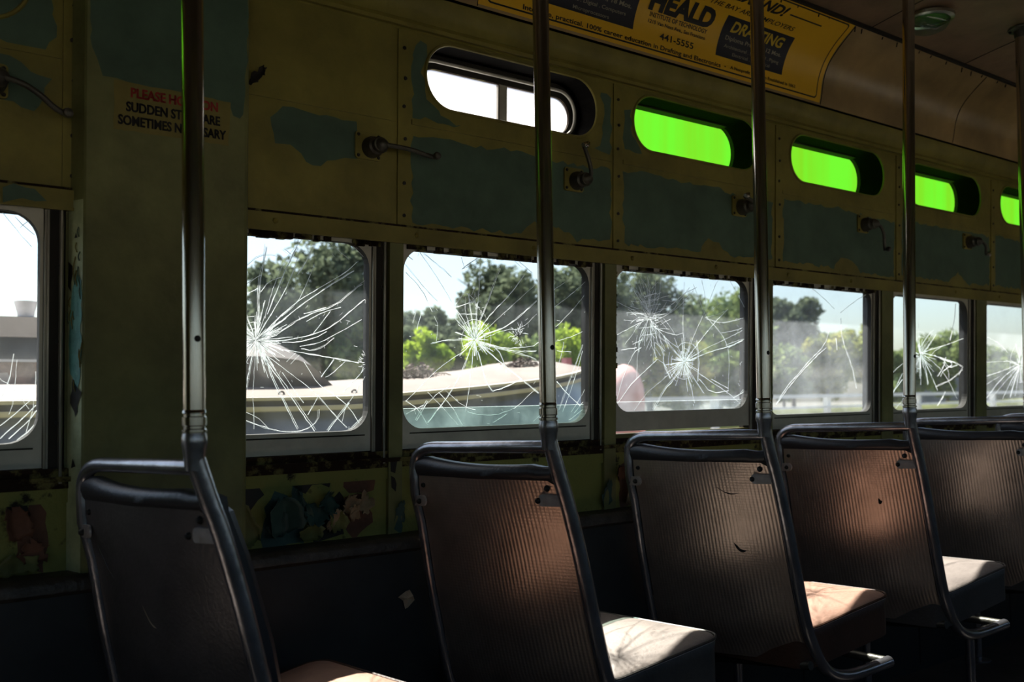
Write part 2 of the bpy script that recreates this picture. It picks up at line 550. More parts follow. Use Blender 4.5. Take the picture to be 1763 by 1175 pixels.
# ---- drip moulding and lower ledge
dm = MB()
prof = [(-.044, 1.985), (-.060, 1.983), (-.066, 1.990), (-.062, 2.000), (-.074, 2.012), (-.084, 2.030), (-.088, 2.060), (-.03, 2.07), (.02, 2.0), (-.03, 1.975)]
dm.grid([[(x, y, z) for y, z in prof] for x in (-3.0, 7.6)], 'olive', True)
o = dm.build('trim_1', None, True)
tag(o, kind='structure')
lg = MB()
prof = [(.01, .738), (-.034, .736), (-.047, .732), (-.054, .722), (-.054, .706), (-.046, .698), (-.020, .695), (.01, .695)]
lg.grid([[(x, y, z) for y, z in prof] for x in [-1.1 + i * .4 for i in range(21)]], 'ledge', True)
lg.box(-1.1, 7.1, -.040, .02, 0, .70, 'wainscot')
for i in range(11):
    x = -.9 + i * .72
    lg.box(x, x + .006, -.042, -.040, .02, .69, 'dark')
o = lg.build('trim_2', None, True)
tag(o, kind='structure')

# ---- broad pillar
pm = MB()
pts = [(.424, .03), (.424, .002), (.440, -.046), (.444, -.050), (.764, -.050), (.771, -.047), (.775, -.040), (.775, .06)]
pm.grid([[(x, d, h) for x, d in pts] for h in (-.32, -.1, .1, .3, .5, .7, .955)], 'green', True)
layer(pm, [(.448, .95), (.768, .95), (.768, .80), (.766, .737), (.759, .638), (.752, .628), (.737, .632), (.730, .659), (.648, .661), (.566, .660), (.498, .668), (.471, .668), (.462, .70), (.452, .72), (.450, .81)], -.0506, 'teal', .003)
# worn side of the pillar, with window light painted in as paler green
for poly, m in (([(-.044, .26), (-.030, .275), (-.012, .24), (-.006, .16), (-.010, .08), (-.03, .04), (-.043, .06), (-.045, .16)], 'bluepaint'),
                ([(-.045, .04), (-.02, .07), (-.01, .02), (-.03, -.01)], 'bolt'), ([(-.015, .29), (.0, .30), (.002, .25), (-.01, .24)], 'bolt'), ([(-.03, -.105), (-.02, -.09), (-.015, -.11)], 'bolt'), ([(-.03, .345), (-.025, .355), (-.02, .345)], 'bolt')):
    pm.face([(.4230 - d * .333 if d < 0 else .4230, min(d, .0), h) for d, h in ragged(poly, .003, .012)], m)
random.seed(8)
for i in range(16):
    d0, h0 = random.uniform(-.045, .0), random.uniform(.0, .36)
    L = random.uniform(.015, .05)
    a = random.uniform(-.4, .4)
    fx = lambda d: .4232 - min(d, 0) * .335
    pm.tube(smoothpath([(fx(d0), d0, h0), (fx(d0 + L * .3 * sin(a)) - .003, d0 + L * .3 * sin(a), h0 + L * .5), (fx(d0 + L * .6 * sin(a)), d0 + L * .6 * sin(a), h0 + L)], 2), .0012, 'notice' if i % 3 else 'teal', 5)
pm.face([(.4236, .0, -.32), (.4396, -.046, -.32), (.4396, -.046, .42), (.4236, .0, .42)], 'litgreen')
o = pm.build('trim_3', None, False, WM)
tag(o, kind='structure')

# ---- sashes, panes and their cracks
CR = {1:[[[0.825,0.213,0.832,0.302,0.842,0.396],[0.828,0.193,0.825,0.277,0.84,0.337,0.845,0.367],[0.848,0.214,0.882,0.3,0.918,0.373],[0.854,0.209,0.898,0.286,0.921,0.35],[0.841,0.203,0.856,0.263,0.887,0.34,0.929,0.389],[0.856,0.189,0.919,0.247,0.985,0.286,1.041,0.32,1.073,0.349],[0.862,0.184,0.936,0.242,1.007,0.292,1.065,0.326],[0.867,0.165,0.936,0.212,1.019,0.241,1.065,0.28,1.109,0.312],[0.864,0.15,0.964,0.17,1.014,0.194,1.065,0.238,1.106,0.266],[0.944,0.2,0.985,0.224,1.031,0.237],[0.883,0.15,0.92,0.151,0.964,0.162,0.994,0.178],[0.926,0.141,0.975,0.15,1.031,0.179,1.086,0.21],[0.931,0.136,0.958,0.131,0.986,0.142,1.014,0.163],[0.888,0.133,0.969,0.121,1.031,0.112,1.096,0.102,1.109,0.123],[0.831,0.129,0.888,0.09,0.965,0.035,1.015,-0.018,1.062,-0.063],[0.836,0.129,0.862,0.06,0.889,0.01,0.922,-0.051],[0.821,0.129,0.814,0.051,0.817,-0.047],[0.816,0.134,0.803,0.08,0.797,0.031],[0.826,0.129,0.873,0.07,0.916,0.01,0.965,-0.057],[0.937,0.106,0.976,0.05,1.015,0.029,1.055,-0.003,1.091,-0.056],[1.014,0.112,0.981,0.07],[1.043,0.107,1.003,0.073,0.992,0.07],[1.102,0.097,1.055,0.049,1.038,0.034],[1.108,0.086,1.067,0.028,1.044,-0.003,1.035,-0.039],[1.091,-0.025,1.056,-0.055],[1.111,-0.02,1.085,-0.046,1.067,-0.061],[0.799,-0.027,0.842,-0.043,0.895,-0.057,0.943,-0.054,0.976,-0.032,0.976,-0.006],[0.883,0.08,0.937,0.01],[0.948,-0.019,0.976,0.029],[0.999,-0.058,1.055,0.008],[0.796,0.319,0.824,0.345,0.866,0.349,0.897,0.336],[0.799,0.28,0.83,0.301],[0.794,0.255,0.825,0.272],[0.83,0.262,0.85,0.288,0.882,0.3],[0.913,0.347,0.886,0.365],[0.919,0.307,0.946,0.35,0.957,0.376],[0.962,0.336,0.941,0.283,0.919,0.242,0.882,0.21],[0.926,0.121,0.904,0.1],[0.915,0.126,0.894,0.105],[0.795,0.119,0.82,0.149],[0.795,0.158,0.82,0.151],[0.795,0.182,0.818,0.156],[0.797,0.099,0.818,0.139],[0.853,-0.048,0.822,-0.018,0.797,-0.008],[1.053,0.353,1.012,0.381,0.984,0.399],[1.1,0.356,1.064,0.385,1.041,0.399],[0.936,0.217,0.991,0.235],[0.958,0.17,0.986,0.204,1.002,0.225]],[0.82,0.153,0.064]],2:[[[1.413,0.173,1.34,0.239,1.274,0.286,1.207,0.353],[1.413,0.176,1.381,0.212,1.34,0.278,1.293,0.337,1.248,0.389],[1.423,0.197,1.433,0.295,1.437,0.387],[1.426,0.197,1.458,0.256,1.486,0.327,1.518,0.393],[1.43,0.191,1.479,0.245,1.544,0.301,1.585,0.351],[1.444,0.186,1.537,0.259,1.627,0.329],[1.451,0.183,1.53,0.206,1.628,0.281],[1.69,0.315,1.722,0.335,1.75,0.35],[1.451,0.174,1.523,0.2,1.575,0.201,1.628,0.245],[1.698,0.211,1.754,0.256,1.82,0.322],[1.69,0.266,1.754,0.306,1.808,0.346],[1.437,0.162,1.538,0.141,1.629,0.143],[1.699,0.171,1.771,0.189,1.821,0.212],[1.437,0.157,1.509,0.106,1.576,0.064,1.637,0.025],[1.437,0.16,1.546,0.141,1.621,0.124,1.638,0.11],[1.416,0.145,1.41,0.082,1.393,-0.021],[1.406,0.145,1.382,0.087,1.342,0.025,1.276,-0.046],[1.396,0.144,1.315,0.098,1.263,0.054,1.212,0.01],[1.395,0.17,1.334,0.167,1.288,0.158],[1.43,0.139,1.466,0.03,1.517,0.041,1.576,0.064],[1.397,-0.021,1.438,-0.03,1.488,-0.032,1.547,-0.018,1.576,-0.001,1.629,0.04],[1.381,0.286,1.401,0.29,1.422,0.271,1.43,0.243,1.419,0.196],[1.381,0.283,1.354,0.251,1.381,0.229,1.406,0.185],[1.391,0.281,1.388,0.241,1.409,0.196],[1.401,0.287,1.409,0.242,1.416,0.196],[1.354,0.251,1.422,0.271],[1.368,0.235,1.426,0.237],[1.212,0.01,1.25,-0.012,1.276,-0.051],[1.257,-0.012,1.302,0.026,1.342,0.048],[1.212,-0.022,1.263,-0.001],[1.244,-0.039,1.276,0.009],[1.473,0.157,1.516,0.147,1.613,0.154,1.636,0.167],[1.48,0.155,1.509,0.129,1.524,0.082],[1.38,0.354,1.443,0.376,1.514,0.393],[1.373,0.394,1.387,0.355],[1.429,0.387,1.38,0.354],[1.559,0.391,1.612,0.359],[1.536,0.395,1.581,0.368],[1.581,0.395,1.619,0.389],[1.261,0.385,1.313,0.355,1.347,0.33],[1.21,0.332,1.255,0.296,1.288,0.237],[1.301,0.159,1.307,0.204,1.294,0.226],[1.243,0.191,1.255,0.23],[1.23,0.207,1.242,0.246],[1.309,0.031,1.349,-0.003,1.383,-0.055],[1.328,0.037,1.39,-0.009,1.424,-0.016],[1.276,0.032,1.315,-0.002,1.369,-0.054],[1.554,-0.072,1.614,-0.056,1.639,-0.038],[1.481,-0.052,1.525,-0.03],[1.703,0.095,1.723,0.144,1.727,0.169],[1.712,-0.022,1.756,0.07,1.8,0.164],[1.724,-0.028,1.764,0.052,1.798,0.146],[1.703,0.058,1.744,0.021,1.789,-0.011],[1.756,-0.029,1.789,0.008,1.822,0.058],[1.769,-0.032,1.822,0.02],[1.748,-0.053,1.789,-0.029,1.822,-0.011],[1.703,0.144,1.755,0.142],[1.203,0.38,1.229,0.366]],[1.421,0.169,0.049]],3:[[[2.224,0.118,2.16,0.17,2.096,0.205,2.054,0.292,2.023,0.364],[2.224,0.118,2.214,0.239,2.216,0.3,2.221,0.369],[2.224,0.118,2.27,0.21,2.315,0.274,2.372,0.374],[2.224,0.118,2.281,0.172,2.361,0.244,2.432,0.294],[2.242,0.126,2.327,0.165,2.409,0.191,2.549,0.242],[2.254,0.126,2.35,0.154,2.439,0.171,2.545,0.206],[2.237,0.11,2.328,0.064,2.422,0.025,2.532,-0.041],[2.215,0.102,2.172,0.057,2.139,0.035,2.087,-0.031],[2.209,0.11,2.118,0.057,2.056,0.021,2.005,-0.03],[2.226,0.095,2.254,0.042,2.271,-0.012],[2.263,0.364,2.303,0.296,2.321,0.266,2.397,0.214,2.427,0.175,2.439,0.136,2.434,0.025],[2.096,0.257,2.096,0.183,2.128,0.147,2.128,0.109,2.161,0.065],[1.93,-0.007,1.945,0.036,1.974,0.101,2.004,0.145,2.034,0.16],[1.935,-0.01,1.985,0.043,2.015,0.065,2.102,0.124],[2.07,0.264,2.003,0.326,1.963,0.389],[2.07,0.264,2.028,0.335,1.993,0.391],[2.07,0.264,2.049,0.336,2.023,0.382],[2.075,0.264,2.069,0.33,2.059,0.374],[2.08,0.264,2.095,0.331,2.095,0.368],[2.08,0.264,2.111,0.317,2.118,0.37],[2.085,0.264,2.159,0.29,2.214,0.33,2.28,0.357],[2.085,0.257,2.17,0.275,2.203,0.314,2.247,0.355],[2.091,0.242,2.192,0.284,2.269,0.349],[2.054,0.256,1.973,0.281,1.929,0.294],[2.044,0.241,1.984,0.217,1.929,0.194],[2.075,0.249,2.086,0.183,2.097,0.124],[2.065,0.249,2.044,0.197,2.019,0.159,2.015,0.065],[2.054,0.234,2.024,0.189,2.024,0.145],[2.091,0.227,2.149,0.184,2.193,0.163],[2.096,0.22,2.182,0.2,2.214,0.209],[2.014,0.239,2.096,0.25],[2.024,0.218,2.107,0.228],[2.034,0.196,2.101,0.206],[2.054,0.285,2.117,0.295],[2.034,0.299,2.106,0.31],[2.044,0.314,2.101,0.328],[2.315,0.266,2.385,0.308],[2.321,0.262,2.385,0.276,2.426,0.29],[2.327,0.258,2.397,0.245,2.457,0.255,2.545,0.275],[2.397,0.214,2.469,0.224,2.545,0.246],[2.421,0.175,2.481,0.192,2.543,0.202],[2.433,0.167,2.506,0.193,2.545,0.2],[2.488,0.112,2.541,0.149],[2.438,0.39,2.48,0.344,2.524,0.29],[2.494,0.016,2.546,0.064],[2.458,0.001,2.546,0.032],[2.281,0.188,2.293,0.134,2.288,0.057],[2.193,0.163,2.214,0.178,2.259,0.179,2.282,0.157],[2.107,0.124,2.139,0.109,2.161,0.065],[2.161,0.065,2.193,0.11,2.215,0.118],[2.303,0.381,2.315,0.351,2.321,0.305],[2.384,0.386,2.361,0.361],[1.949,0.151,2.014,0.159],[2.293,0.064,2.351,0.018,2.434,0.025],[2.351,0.064,2.434,0.033],[2.224,0.118,2.271,0.064,2.316,0.018]],[2.221,0.119,0.065]],4:[[[2.679,-0.027,2.732,0.03,2.806,0.081,2.862,0.124,2.962,0.186,2.988,0.239],[2.683,-0.026,2.765,0.047,2.904,0.142,2.969,0.177],[3.058,0.286,3.066,0.206,3.127,0.117,3.159,0.027],[3.02,0.32,2.947,0.36,2.875,0.391],[3.058,0.308,3.142,0.352,3.224,0.384],[3.028,0.214,3.036,0.17]],None],5:[[[3.607,0.169,3.714,0.188,3.835,0.21,3.996,0.247],[3.607,0.169,3.736,0.154,3.869,0.132,3.95,0.109],[3.95,0.109,3.892,0.079,3.836,0.056,3.72,0.03],[3.607,0.169,3.736,0.119,3.824,0.056,3.892,-0.021],[3.618,0.152,3.692,0.073,3.736,0.016],[3.824,0.05,3.824,0.096,3.78,0.131],[3.474,0.123,3.424,0.1,3.39,0.078],[3.474,0.084,3.434,0.04,3.39,-0.009],[3.474,0.062,3.415,0.018,3.395,-0.009],[3.769,-0.025,3.797,0.009],[3.88,0.379,3.869,0.308,3.835,0.225],[3.714,0.159,3.779,0.143,3.869,0.129,3.78,0.096],[3.979,0.163,3.95,0.127,3.904,0.079],[3.597,0.186,3.681,0.256],[3.607,0.18,3.639,0.226,3.703,0.262],[3.607,0.163,3.65,0.101,3.66,0.039],[3.607,0.163,3.607,0.101,3.608,0.039],[3.639,0.175,3.724,0.245],[3.671,0.153,3.735,0.188,3.824,0.21],[3.758,0.073,3.78,0.096],[3.72,-0.059,3.78,-0.008],[3.415,-0.058,3.475,-0.021],[3.779,0.143,3.824,0.108,3.892,0.12],[3.802,0.154,3.78,0.108,3.736,0.073]],[3.603,0.159,0.088]],6:[[[4.437,0.131,4.293,0.098,4.135,0.073],[4.437,0.124,4.267,0.061,4.136,-0.027],[4.437,0.118,4.306,0.048,4.179,-0.025],[4.437,0.112,4.358,0.048,4.286,-0.027],[4.444,0.112,4.397,0.048,4.358,-0.021],[4.444,0.112,4.424,0.048,4.404,-0.015],[4.153,0.245,4.267,0.217,4.331,0.18],[4.437,0.137,4.28,0.142,4.135,0.134],[4.437,0.131,4.464,0.201,4.47,0.266],[4.135,0.037,4.254,0.073]],[4.451,0.123,0.091]],0:[[[0.307,0.067,0.328,0.053,0.359,0.007],[0.308,-0.025,0.343,0.007,0.375,0.038],[0.308,-0.048,0.348,-0.012,0.379,0.024],[0.313,-0.06,0.354,-0.021,0.379,0.012],[0.329,-0.06,0.364,-0.031,0.379,-0.005],[0.308,0.025,0.323,0.058,0.331,0.115],[0.323,-0.003,0.332,0.025,0.337,0.104],[0.354,-0.038,0.369,0.024,0.37,0.081],[0.305,0.394,0.325,0.368,0.361,0.326],[0.315,0.405,0.335,0.375,0.366,0.35],[0.34,0.362,0.361,0.383]],None]}
def cracks_mesh(idx, h0, h1, x0, x1):
    mb = MB()
    rnd = random.Random(idx * 7 + 1)
    lines, hub = CR[idx]
    def line(pts, r):
        Q = []
        for a, b in zip(pts, pts[1:]):
            L = sqrt((a[0] - b[0]) ** 2 + (a[1] - b[1]) ** 2)
            k = max(1, int(L / .012))
            for j in range(k):
                t = j / k
                Q.append((a[0] + (b[0] - a[0]) * t + rnd.uniform(-.0009, .0009), a[1] + (b[1] - a[1]) * t + rnd.uniform(-.0009, .0009)))
        Q.append(pts[-1])
        Q = [(x, h) for x, h in Q if x0 < x < x1 and h0 < h < h1]
        if len(Q) > 1:
            mb.tube([(x, .0215 + .0005 * sin(x * 300), h) for x, h in Q], [r * rnd.uniform(.55, 1.25) for _ in Q], 'crack', 4, False)
    for P in lines:
        pts = [(P[i], P[i + 1]) for i in range(0, len(P), 2)]
        sm = [(p.x, p.y) for p in smoothpath([(x, h, 0) for x, h in pts], 1)]
        w = rnd.choice((.00045, .00055, .0008)) * (1 if idx < 4 else 1.5)
        line(sm, w)
        if rnd.random() < .55 and idx:      # the crack seen twice, on both faces of the sheet
            o1, o2 = rnd.uniform(-.004, .004), rnd.uniform(-.003, .003)
            line([(x + o1, h + o2) for x, h in sm], w * .6)
    if hub:
        hx, hh, hr = hub
        n = {1: 170, 2: 90, 3: 80}.get(idx, 50)
        for i in range(n):
            a = rnd.uniform(0, 2 * pi)
            r0 = rnd.uniform(0, .25) * hr
            r1 = hr * rnd.choice((.5, .8, 1.0, 1.3)) * rnd.uniform(.6, 1.2)
            line([(hx + r0 * cos(a), hh + r0 * sin(a)), (hx + r1 * cos(a + rnd.uniform(-.05, .05)), hh + r1 * sin(a))], .0006)
        for q in range(5):
            rr = hr * (.2 + q * .22)
            a0 = rnd.uniform(0, 6)
            line([(hx + rr * cos(a0 + t * .25), hh + rr * sin(a0 + t * .25)) for t in range(rnd.randint(6, 16))], .0005)
    for hx, hh, hr, n in {3: [(2.066, 0.250, 0.091, 110)], 2: [(1.563, 0.184, 0.030, 40), (1.420, 0.261, 0.030, 26)], 1: [(1.103, 0.105, 0.022, 40)]}.get(idx, []):
        for i in range(n):
            a = rnd.uniform(0, 2 * pi)
            r0 = rnd.uniform(0, .9) * hr
            b_ = a + rnd.uniform(-.8, .8)
            L = hr * rnd.uniform(.15, .6)
            p = (hx + r0 * cos(a), hh + r0 * sin(a) * 1.25)
            line([p, (p[0] + L * cos(b_), p[1] + L * sin(b_))], .0005)
    if idx in (1, 2, 3):                     # scattered small chips
        for i in range(60):
            x, h = rnd.uniform(x0, x1), rnd.uniform(h0, h1)
            a = rnd.uniform(0, 3.1)
            L = rnd.uniform(.002, .012)
            line([(x, h), (x + L * cos(a), h + L * sin(a))], .00035)
    return mb

WN = 0
SIDE = 'sash of the broken side window'
for i, (a, b) in enumerate(LOW):
    WN += 1
    idx = i - 1
    up_ = .026 if idx == 3 else 0
    root = empty('window_%d' % WN)
    root.matrix_world = WM
    tag(root, kind='structure')
    h0, h1 = -.059 + up_, .392
    sm = MB()
    sm.plate(a - .012, b + .006, -.108 + up_ * .7, .402, rrect(a, b, h0, h1, .058 if idx != 4 else .04), .006, .030, 'sash', 'dark')
    if up_:
        sm.box(a - .01, b + .006, .008, .03, -.112, -.098, 'notice')
    else:
        sm.box(a + .02, b - .01, .004, .006, h0 - .012, h0 - .009, 'dark')
    sm.build('sash_frame', root)
    g = MB()
    g.box(a - .004, b + .004, .0195, .0235, h0 - .004, h1 + .004, 'glassdust' if idx in (3, 4, 6) else 'glass')
    pane = g.build('pane', root)
    if idx in (2, 3):
        g = MB()
        top = -.009 if idx == 2 else -.004
        g.box(a - .003, b + .003, .026, .029, h0 - .003, top, 'glassgreen' if idx == 2 else 'glassdust')
        g.tube([(a, .0275, top), (b, .0275, top)], .0006, 'crack', 4)
        g.build('second_pane', root)
    if idx in CR:
        cm = cracks_mesh(idx, h0, h1, a, b)
        ck = cm.build('glass_crack', pane)
        ck.matrix_parent_inverse = Matrix()
    # runner channel beside the sash
    ch = MB()
    ch.tube([(b + .0105, .004, -.125), (b + .0105, .004, .400)], .0040, 'chan', 8)
    ch.tube([(b + .0375, -.004, -.140), (b + .0375, -.004, .400)], .0038, 'chan', 8)
    ch.box(b + .012, b + .036, .0, .004, -.125, .400, 'chan')
    ch.box(b + .016, b + .033, -.001, .001, -.125, .400, 'dark')
    ch.tube([(b + .087, .0, -.105), (b + .087, .0, .398)], .0022, 'chan', 6)
    for h in (-.02, .14, .29):
        ch.lathe([(.0035, -.004), (.0035, .0)], 'bolt', (b + .030, 0, h), 'Y', 8)
    ch.build('runner_channel', root)
    if idx in (1, 2, 3, 4):    # crumbling putty and rust along the head and the edge
        rp = MB()
        rnd = random.Random(i)
        for q in range(26):
            x = rnd.uniform(a, b)
            rp.box(x, x + rnd.uniform(.004, .03), -.002, .015, .392 - rnd.uniform(.001, .008), .400, 'rust')
        if idx in (3, 4):
            for q in range(12):
                h = rnd.uniform(-.02, .38)
                rp.box(a - .003, a + rnd.uniform(.001, .005), .0, .018, h, h + rnd.uniform(.004, .02), 'rust')
        rp.build('crumbled_putty', root)

for i, x in enumerate(STR):
    if x in SOLID:
        continue
    WN += 1
    root = empty('window_%d' % WN)
    root.matrix_world = WM
    tag(root, kind='structure')
    if x == 1.170:
        # pair of clear panes in a metal frame
        fr = MB()
        out = rrect(x + .075, x + .665, .747, .927, .085, 10)
        inn = rrect(1.285, 1.797, .776, .884, .050, 10)
        for d in (.086, .099):
            fr.grid([[(p[0], d, p[1]) for p in out], [(p[0], d, p[1]) for p in inn]], 'dark', True)
        fr.grid([[(p[0], d, p[1]) for p in inn] for d in (.086, .099)], 'rust', True)
        fr.box(1.545, 1.572, .088, .098, .776, .884, 'sash')
        fr.box(1.540, 1.545, .086, .099, .778, .882, 'chan')
        fr.build('window_frame', root)
        rg = MB()
        rg.tube([(p[0], .078, p[1]) for p in rrect(1.262, 1.812, .768, .902, .062, 10)], .005, 'sash', 8, False, True)
        rg.build('metal_bead', root)
        g = MB()
        g.box(1.28, 1.80, .0935, .0955, .77, .89, 'frost')
        g.build('pane', root)
    else:
        g = MB()
        lp = rrect(x + .078, x + .662, .750, .924, .084, 10)
        g.prism(lp, .1155, .1175, 'greenpane')
        g.build('green_pane', root)

# ---- cove, ceiling, far side, floor, ends
COVE = [(-.088, 2.06), (-.095, 2.083), (-.105, 2.147), (-.131, 2.202), (-.173, 2.248), (-.239, 2.296), (-.262, 2.310)]
CL = [0.0]
for p, q in zip(COVE, COVE[1:]):
    CL.append(CL[-1] + sqrt((q[0] - p[0]) ** 2 + (q[1] - p[1]) ** 2))
T0 = CL[1]
def cubic(t, off=0.0):
    """arc length t from the card's lower border -> (y, z), offset off towards the room (smoothed)"""
    def raw(s):
        s = min(max(s, 0), CL[-1] - 1e-6)
        for i in range(len(CL) - 1):
            if s <= CL[i + 1]:
                f = (s - CL[i]) / (CL[i + 1] - CL[i])
                return COVE[i][0] + f * (COVE[i + 1][0] - COVE[i][0]), COVE[i][1] + f * (COVE[i + 1][1] - COVE[i][1])
    s = t + T0
    e = .022
    ys = zs = 0
    for k in (-1, -.5, 0, .5, 1):
        y, z = raw(s + k * e)
        ys += y / 5
        zs += z / 5
    y1, z1 = raw(s - .02)
    y2, z2 = raw(s + .02)
    ty, tz = y2 - y1, z2 - z1
    L = sqrt(ty * ty + tz * tz) or 1
    return ys - tz / L * off, zs + ty / L * off
cv = MB()
T = [-.024 + i * .0318 / 2 for i in range(20)]
prof = [cubic(t) for t in T]
HX = -1.23
def mirror(P):
    return [(2 * HX - y, z) for y, z in P]
for PR in (prof, mirror(prof)):
    s_ = 1 if PR is prof else -1
    cv.grid([[(x, y, z) for y, z in PR] for x in (-3.0, 7.6)], 'cove')
    yj, zj = PR[-1]
    cv.box(-3, 7.6, min(yj, yj - .012 * s_), max(yj, yj - .012 * s_), zj - .006, zj + .004, 'joint')
    yb, zb = PR[0]
cp = []
for i in range(17):
    t = i / 16
    y = prof[-1][0] + (2 * HX - 2 * prof[-1][0]) * t
    cp.append((y, prof[-1][1] + .002 + .085 * (1 - (2 * t - 1) ** 2)))
cv.grid([[(x, y, z) for y, z in cp] for x in [-3 + i * .5 for i in range(22)]], 'ceil')
# seams and drips of sealant along the joint, roof skin above
rnd = random.Random(3)
for i in range(60):
    x = -.5 + i * .1 + rnd.uniform(-.04, .04)
    y, z = cubic(.268)
    cv.tube([(x, y - .002, z), (x + .004, y + .004, z - rnd.uniform(.004, .016))], .0022, 'joint', 5)
for x in (-.9, .3, 1.375, 2.83, 3.72, 4.9, 6.1):
    cv.tube([(x + .002 * sin(k), *cubic(-.02 + k * .029, .001)) for k in range(11)], .0014, 'joint', 5, False)
for k in range(11):
    cv.tube([(-.2 + k * .62, cp[j][0], cp[j][1] - .001) for j in range(17)], .0016, 'joint', 4, False)
cv.box(-3.1, 7.7, -2.54, .08, 2.50, 2.56, 'dark')
ce = cv.build('ceiling', None, True)
tag(ce, kind='structure')
# closing boards between cove and outer skin
cb = MB()
for s_ in (0, 1):
    y0, y1 = (-.10, .12) if s_ == 0 else (2 * HX - .12, 2 * HX + .10)
    cb.box(-3.1, 7.7, *( (.045, .076) if s_ == 0 else (2 * HX - .076, 2 * HX - .045)), 1.97, 2.52, 'dark')
o = cb.build('trim_4', None)
tag(o, kind='structure')

FY = 2 * HX
fl = MB()
fl.box(-3.1, 7.7, FY - .1, .10, -.06, 0, 'floor')
o = fl.build('floor')
tag(o, kind='structure')
# wall behind the camera, with the same run of windows
MWM = Matrix.Translation((3.4, FY, 0)) @ Matrix.Rotation(pi, 4, 'Z') @ WM
wr = MB()
xs = [-4.2 + i * .73 for i in range(15)]
OPEN_R = (0,1,2,3,4,5,6,7,8,9,10,11,12,13,14)
for i, x in enumerate(xs):
    xn = x + .73
    lo = rrect(x + .05, xn - .06, -.06, .39, .06)
    if i in OPEN_R:
        wr.plate(x, xn, -.3, .42, lo, 0, .06, 'green')
    else:
        wr.box(x, xn, 0, .06, -.3, .42, 'green')
    wr.plate(x, xn, .42, .95, rrect(x + .08, xn - .07, .752, .922, .083), 0, .06, 'olive', 'recess')
wr.box(-4.3, 6.8, 0, .06, -1.05, -.3, 'wainscot')
wall_r = wr.build('wall_right', None, False, MWM)
tag(wall_r, kind='structure')
for i, x in enumerate(xs):
    WN += 1
    root = empty('window_%d' % WN)
    root.matrix_world = MWM
    tag(root, kind='structure')
    g = MB()
    g.box(x + .046, x + .674, .03, .034, -.064, .394, 'glassdust')
    g.build('pane', root)
    g = MB()
    g.prism(rrect(x + .078, x + .662, .750, .924, .084), .05, .052, 'dark')
    g.build('reflection_blocker', root)  # unseen board added to keep green reflections off the poles
for nm, x0, x1, m in (('wall_rear', -3.1, -3.0, 'olive'), ('wall_front', 7.6, 7.7, 'olive')):
    e = MB()
    e.box(x0, x1, FY - .12, .12, -.05, 2.55, m)
    o = e.build(nm)
    tag(o, kind='structure')
e = MB()
for x0, x1 in ((-3.0, -1.03), (7.05, 7.6)):
    e.box(x0, x1, -.05, .12, -.05, 2.0, 'olive')
o = e.build('wall_left_end')
tag(o, kind='structure')

# ------------------------------------------------------------------ curled paint under the windows
def flake(x, h, w, l, ang, curl, m, d=.0, lift=.006, parent=wall_l, name='paint_flake', seed=0):
    rnd = random.Random(seed)
    mb = MB()
    nu, nv = 8, 8
    rows = []
    prof_ = [1 + .25 * sin(k * 1.3 + seed) * (k % 2) for k in range(nv + 1)]
    for i in range(nv + 1):
        v = i / nv
        wd = w * (.30 + .70 * sin(pi * min(1, v * .75 + .2))) * (1 + rnd.uniform(-.22, .22))
        row = []
        for j in range(nu + 1):
            u = j / nu - .5
            a, b = u * wd, v * l
            dd = lift + min(.042, curl * (v ** 2) * l * .6 + curl * 1.3 * (2 * u) ** 2 * wd * .5)
            aa, bb = a * (1 - .3 * curl * abs(u)), b * (1 - .25 * curl * v)
            jg = .004 if (i in (0, nv) or j in (0, nu)) else 0
            aa += rnd.uniform(-jg, jg)
            bb += rnd.uniform(-jg, jg) * 1.5
            row.append((x + aa * cos(ang) - bb * sin(ang), d - dd + .003 * sin(aa * 160 + seed) , h + aa * sin(ang) + bb * cos(ang)))
        rows.append(row)
    mb.grid(rows, m)
    o = mb.build(name, parent, True)
    md = o.modifiers.new('thick', 'SOLIDIFY')
    md.thickness = .0009
    return o
FL = [(.880, -.285, .085, .10, .25, .55, 'flake_t'), (.862, -.29, .05, .09, .1, .25, 'flake_t'), (.915, -.245, .032, .07, .25, .5, 'flake_t'), (.918, -.262, .045, .05, -.1, .4, 'flake_t'),
      (.955, -.225, .07, .05, 2.8, .5, 'flake_t'), (.985, -.285, .025, .06, -.35, .7, 'flake_b'), (1.000, -.215, .06, .05, 1.9, .7, 'flake_t'), (1.010, -.290, .05, .055, .1, .4, 'flake_g'),
      (1.035, -.250, .045, .05, .0, .7, 'flake_b'), (1.090, -.215, .05, .05, 2.3, .6, 'flake_b'), (1.055, -.27, .03, .05, .4, .8, 'flake_b'), (1.178, -.29, .03, .06, .0, .3, 'flake_t'),
      (1.262, -.305, .030, .14, .28, .25, 'flake_b'), (1.86, -.30, .04, .08, -.1, .3, 'flake_t'), (1.95, -.30, .04, .10, -.35, .4, 'flake_b'), (1.925, -.23, .05, .05, .3, .5, 'flake_r'),
      (.345, -.24, .05, .07, .3, .4, 'flake_r'), (.366, -.29, .05, .05, .2, .3, 'flake_r'), (.81, -.30, .05, .12, .5, .35, 'flake_g'), (.94, -.305, .06, .04, .0, .4, 'flake_g'), (.34, -.31, .08, .04, .1, .2, 'flake_g')]
for k, a in enumerate(FL):
    flake(*a, seed=k)
bp_ = MB()
bp_.face([(x, .0012, h) for x, h in ragged([(1.035, -.165), (1.115, -.168), (1.113, -.205), (1.045, -.206), (1.03, -.19)], .003)], 'flake_r')
bp_.build('bare_primer_patch', wall_l)
flake(.793, .725, .02, .05, -.7, .5, 'dark', seed=40)

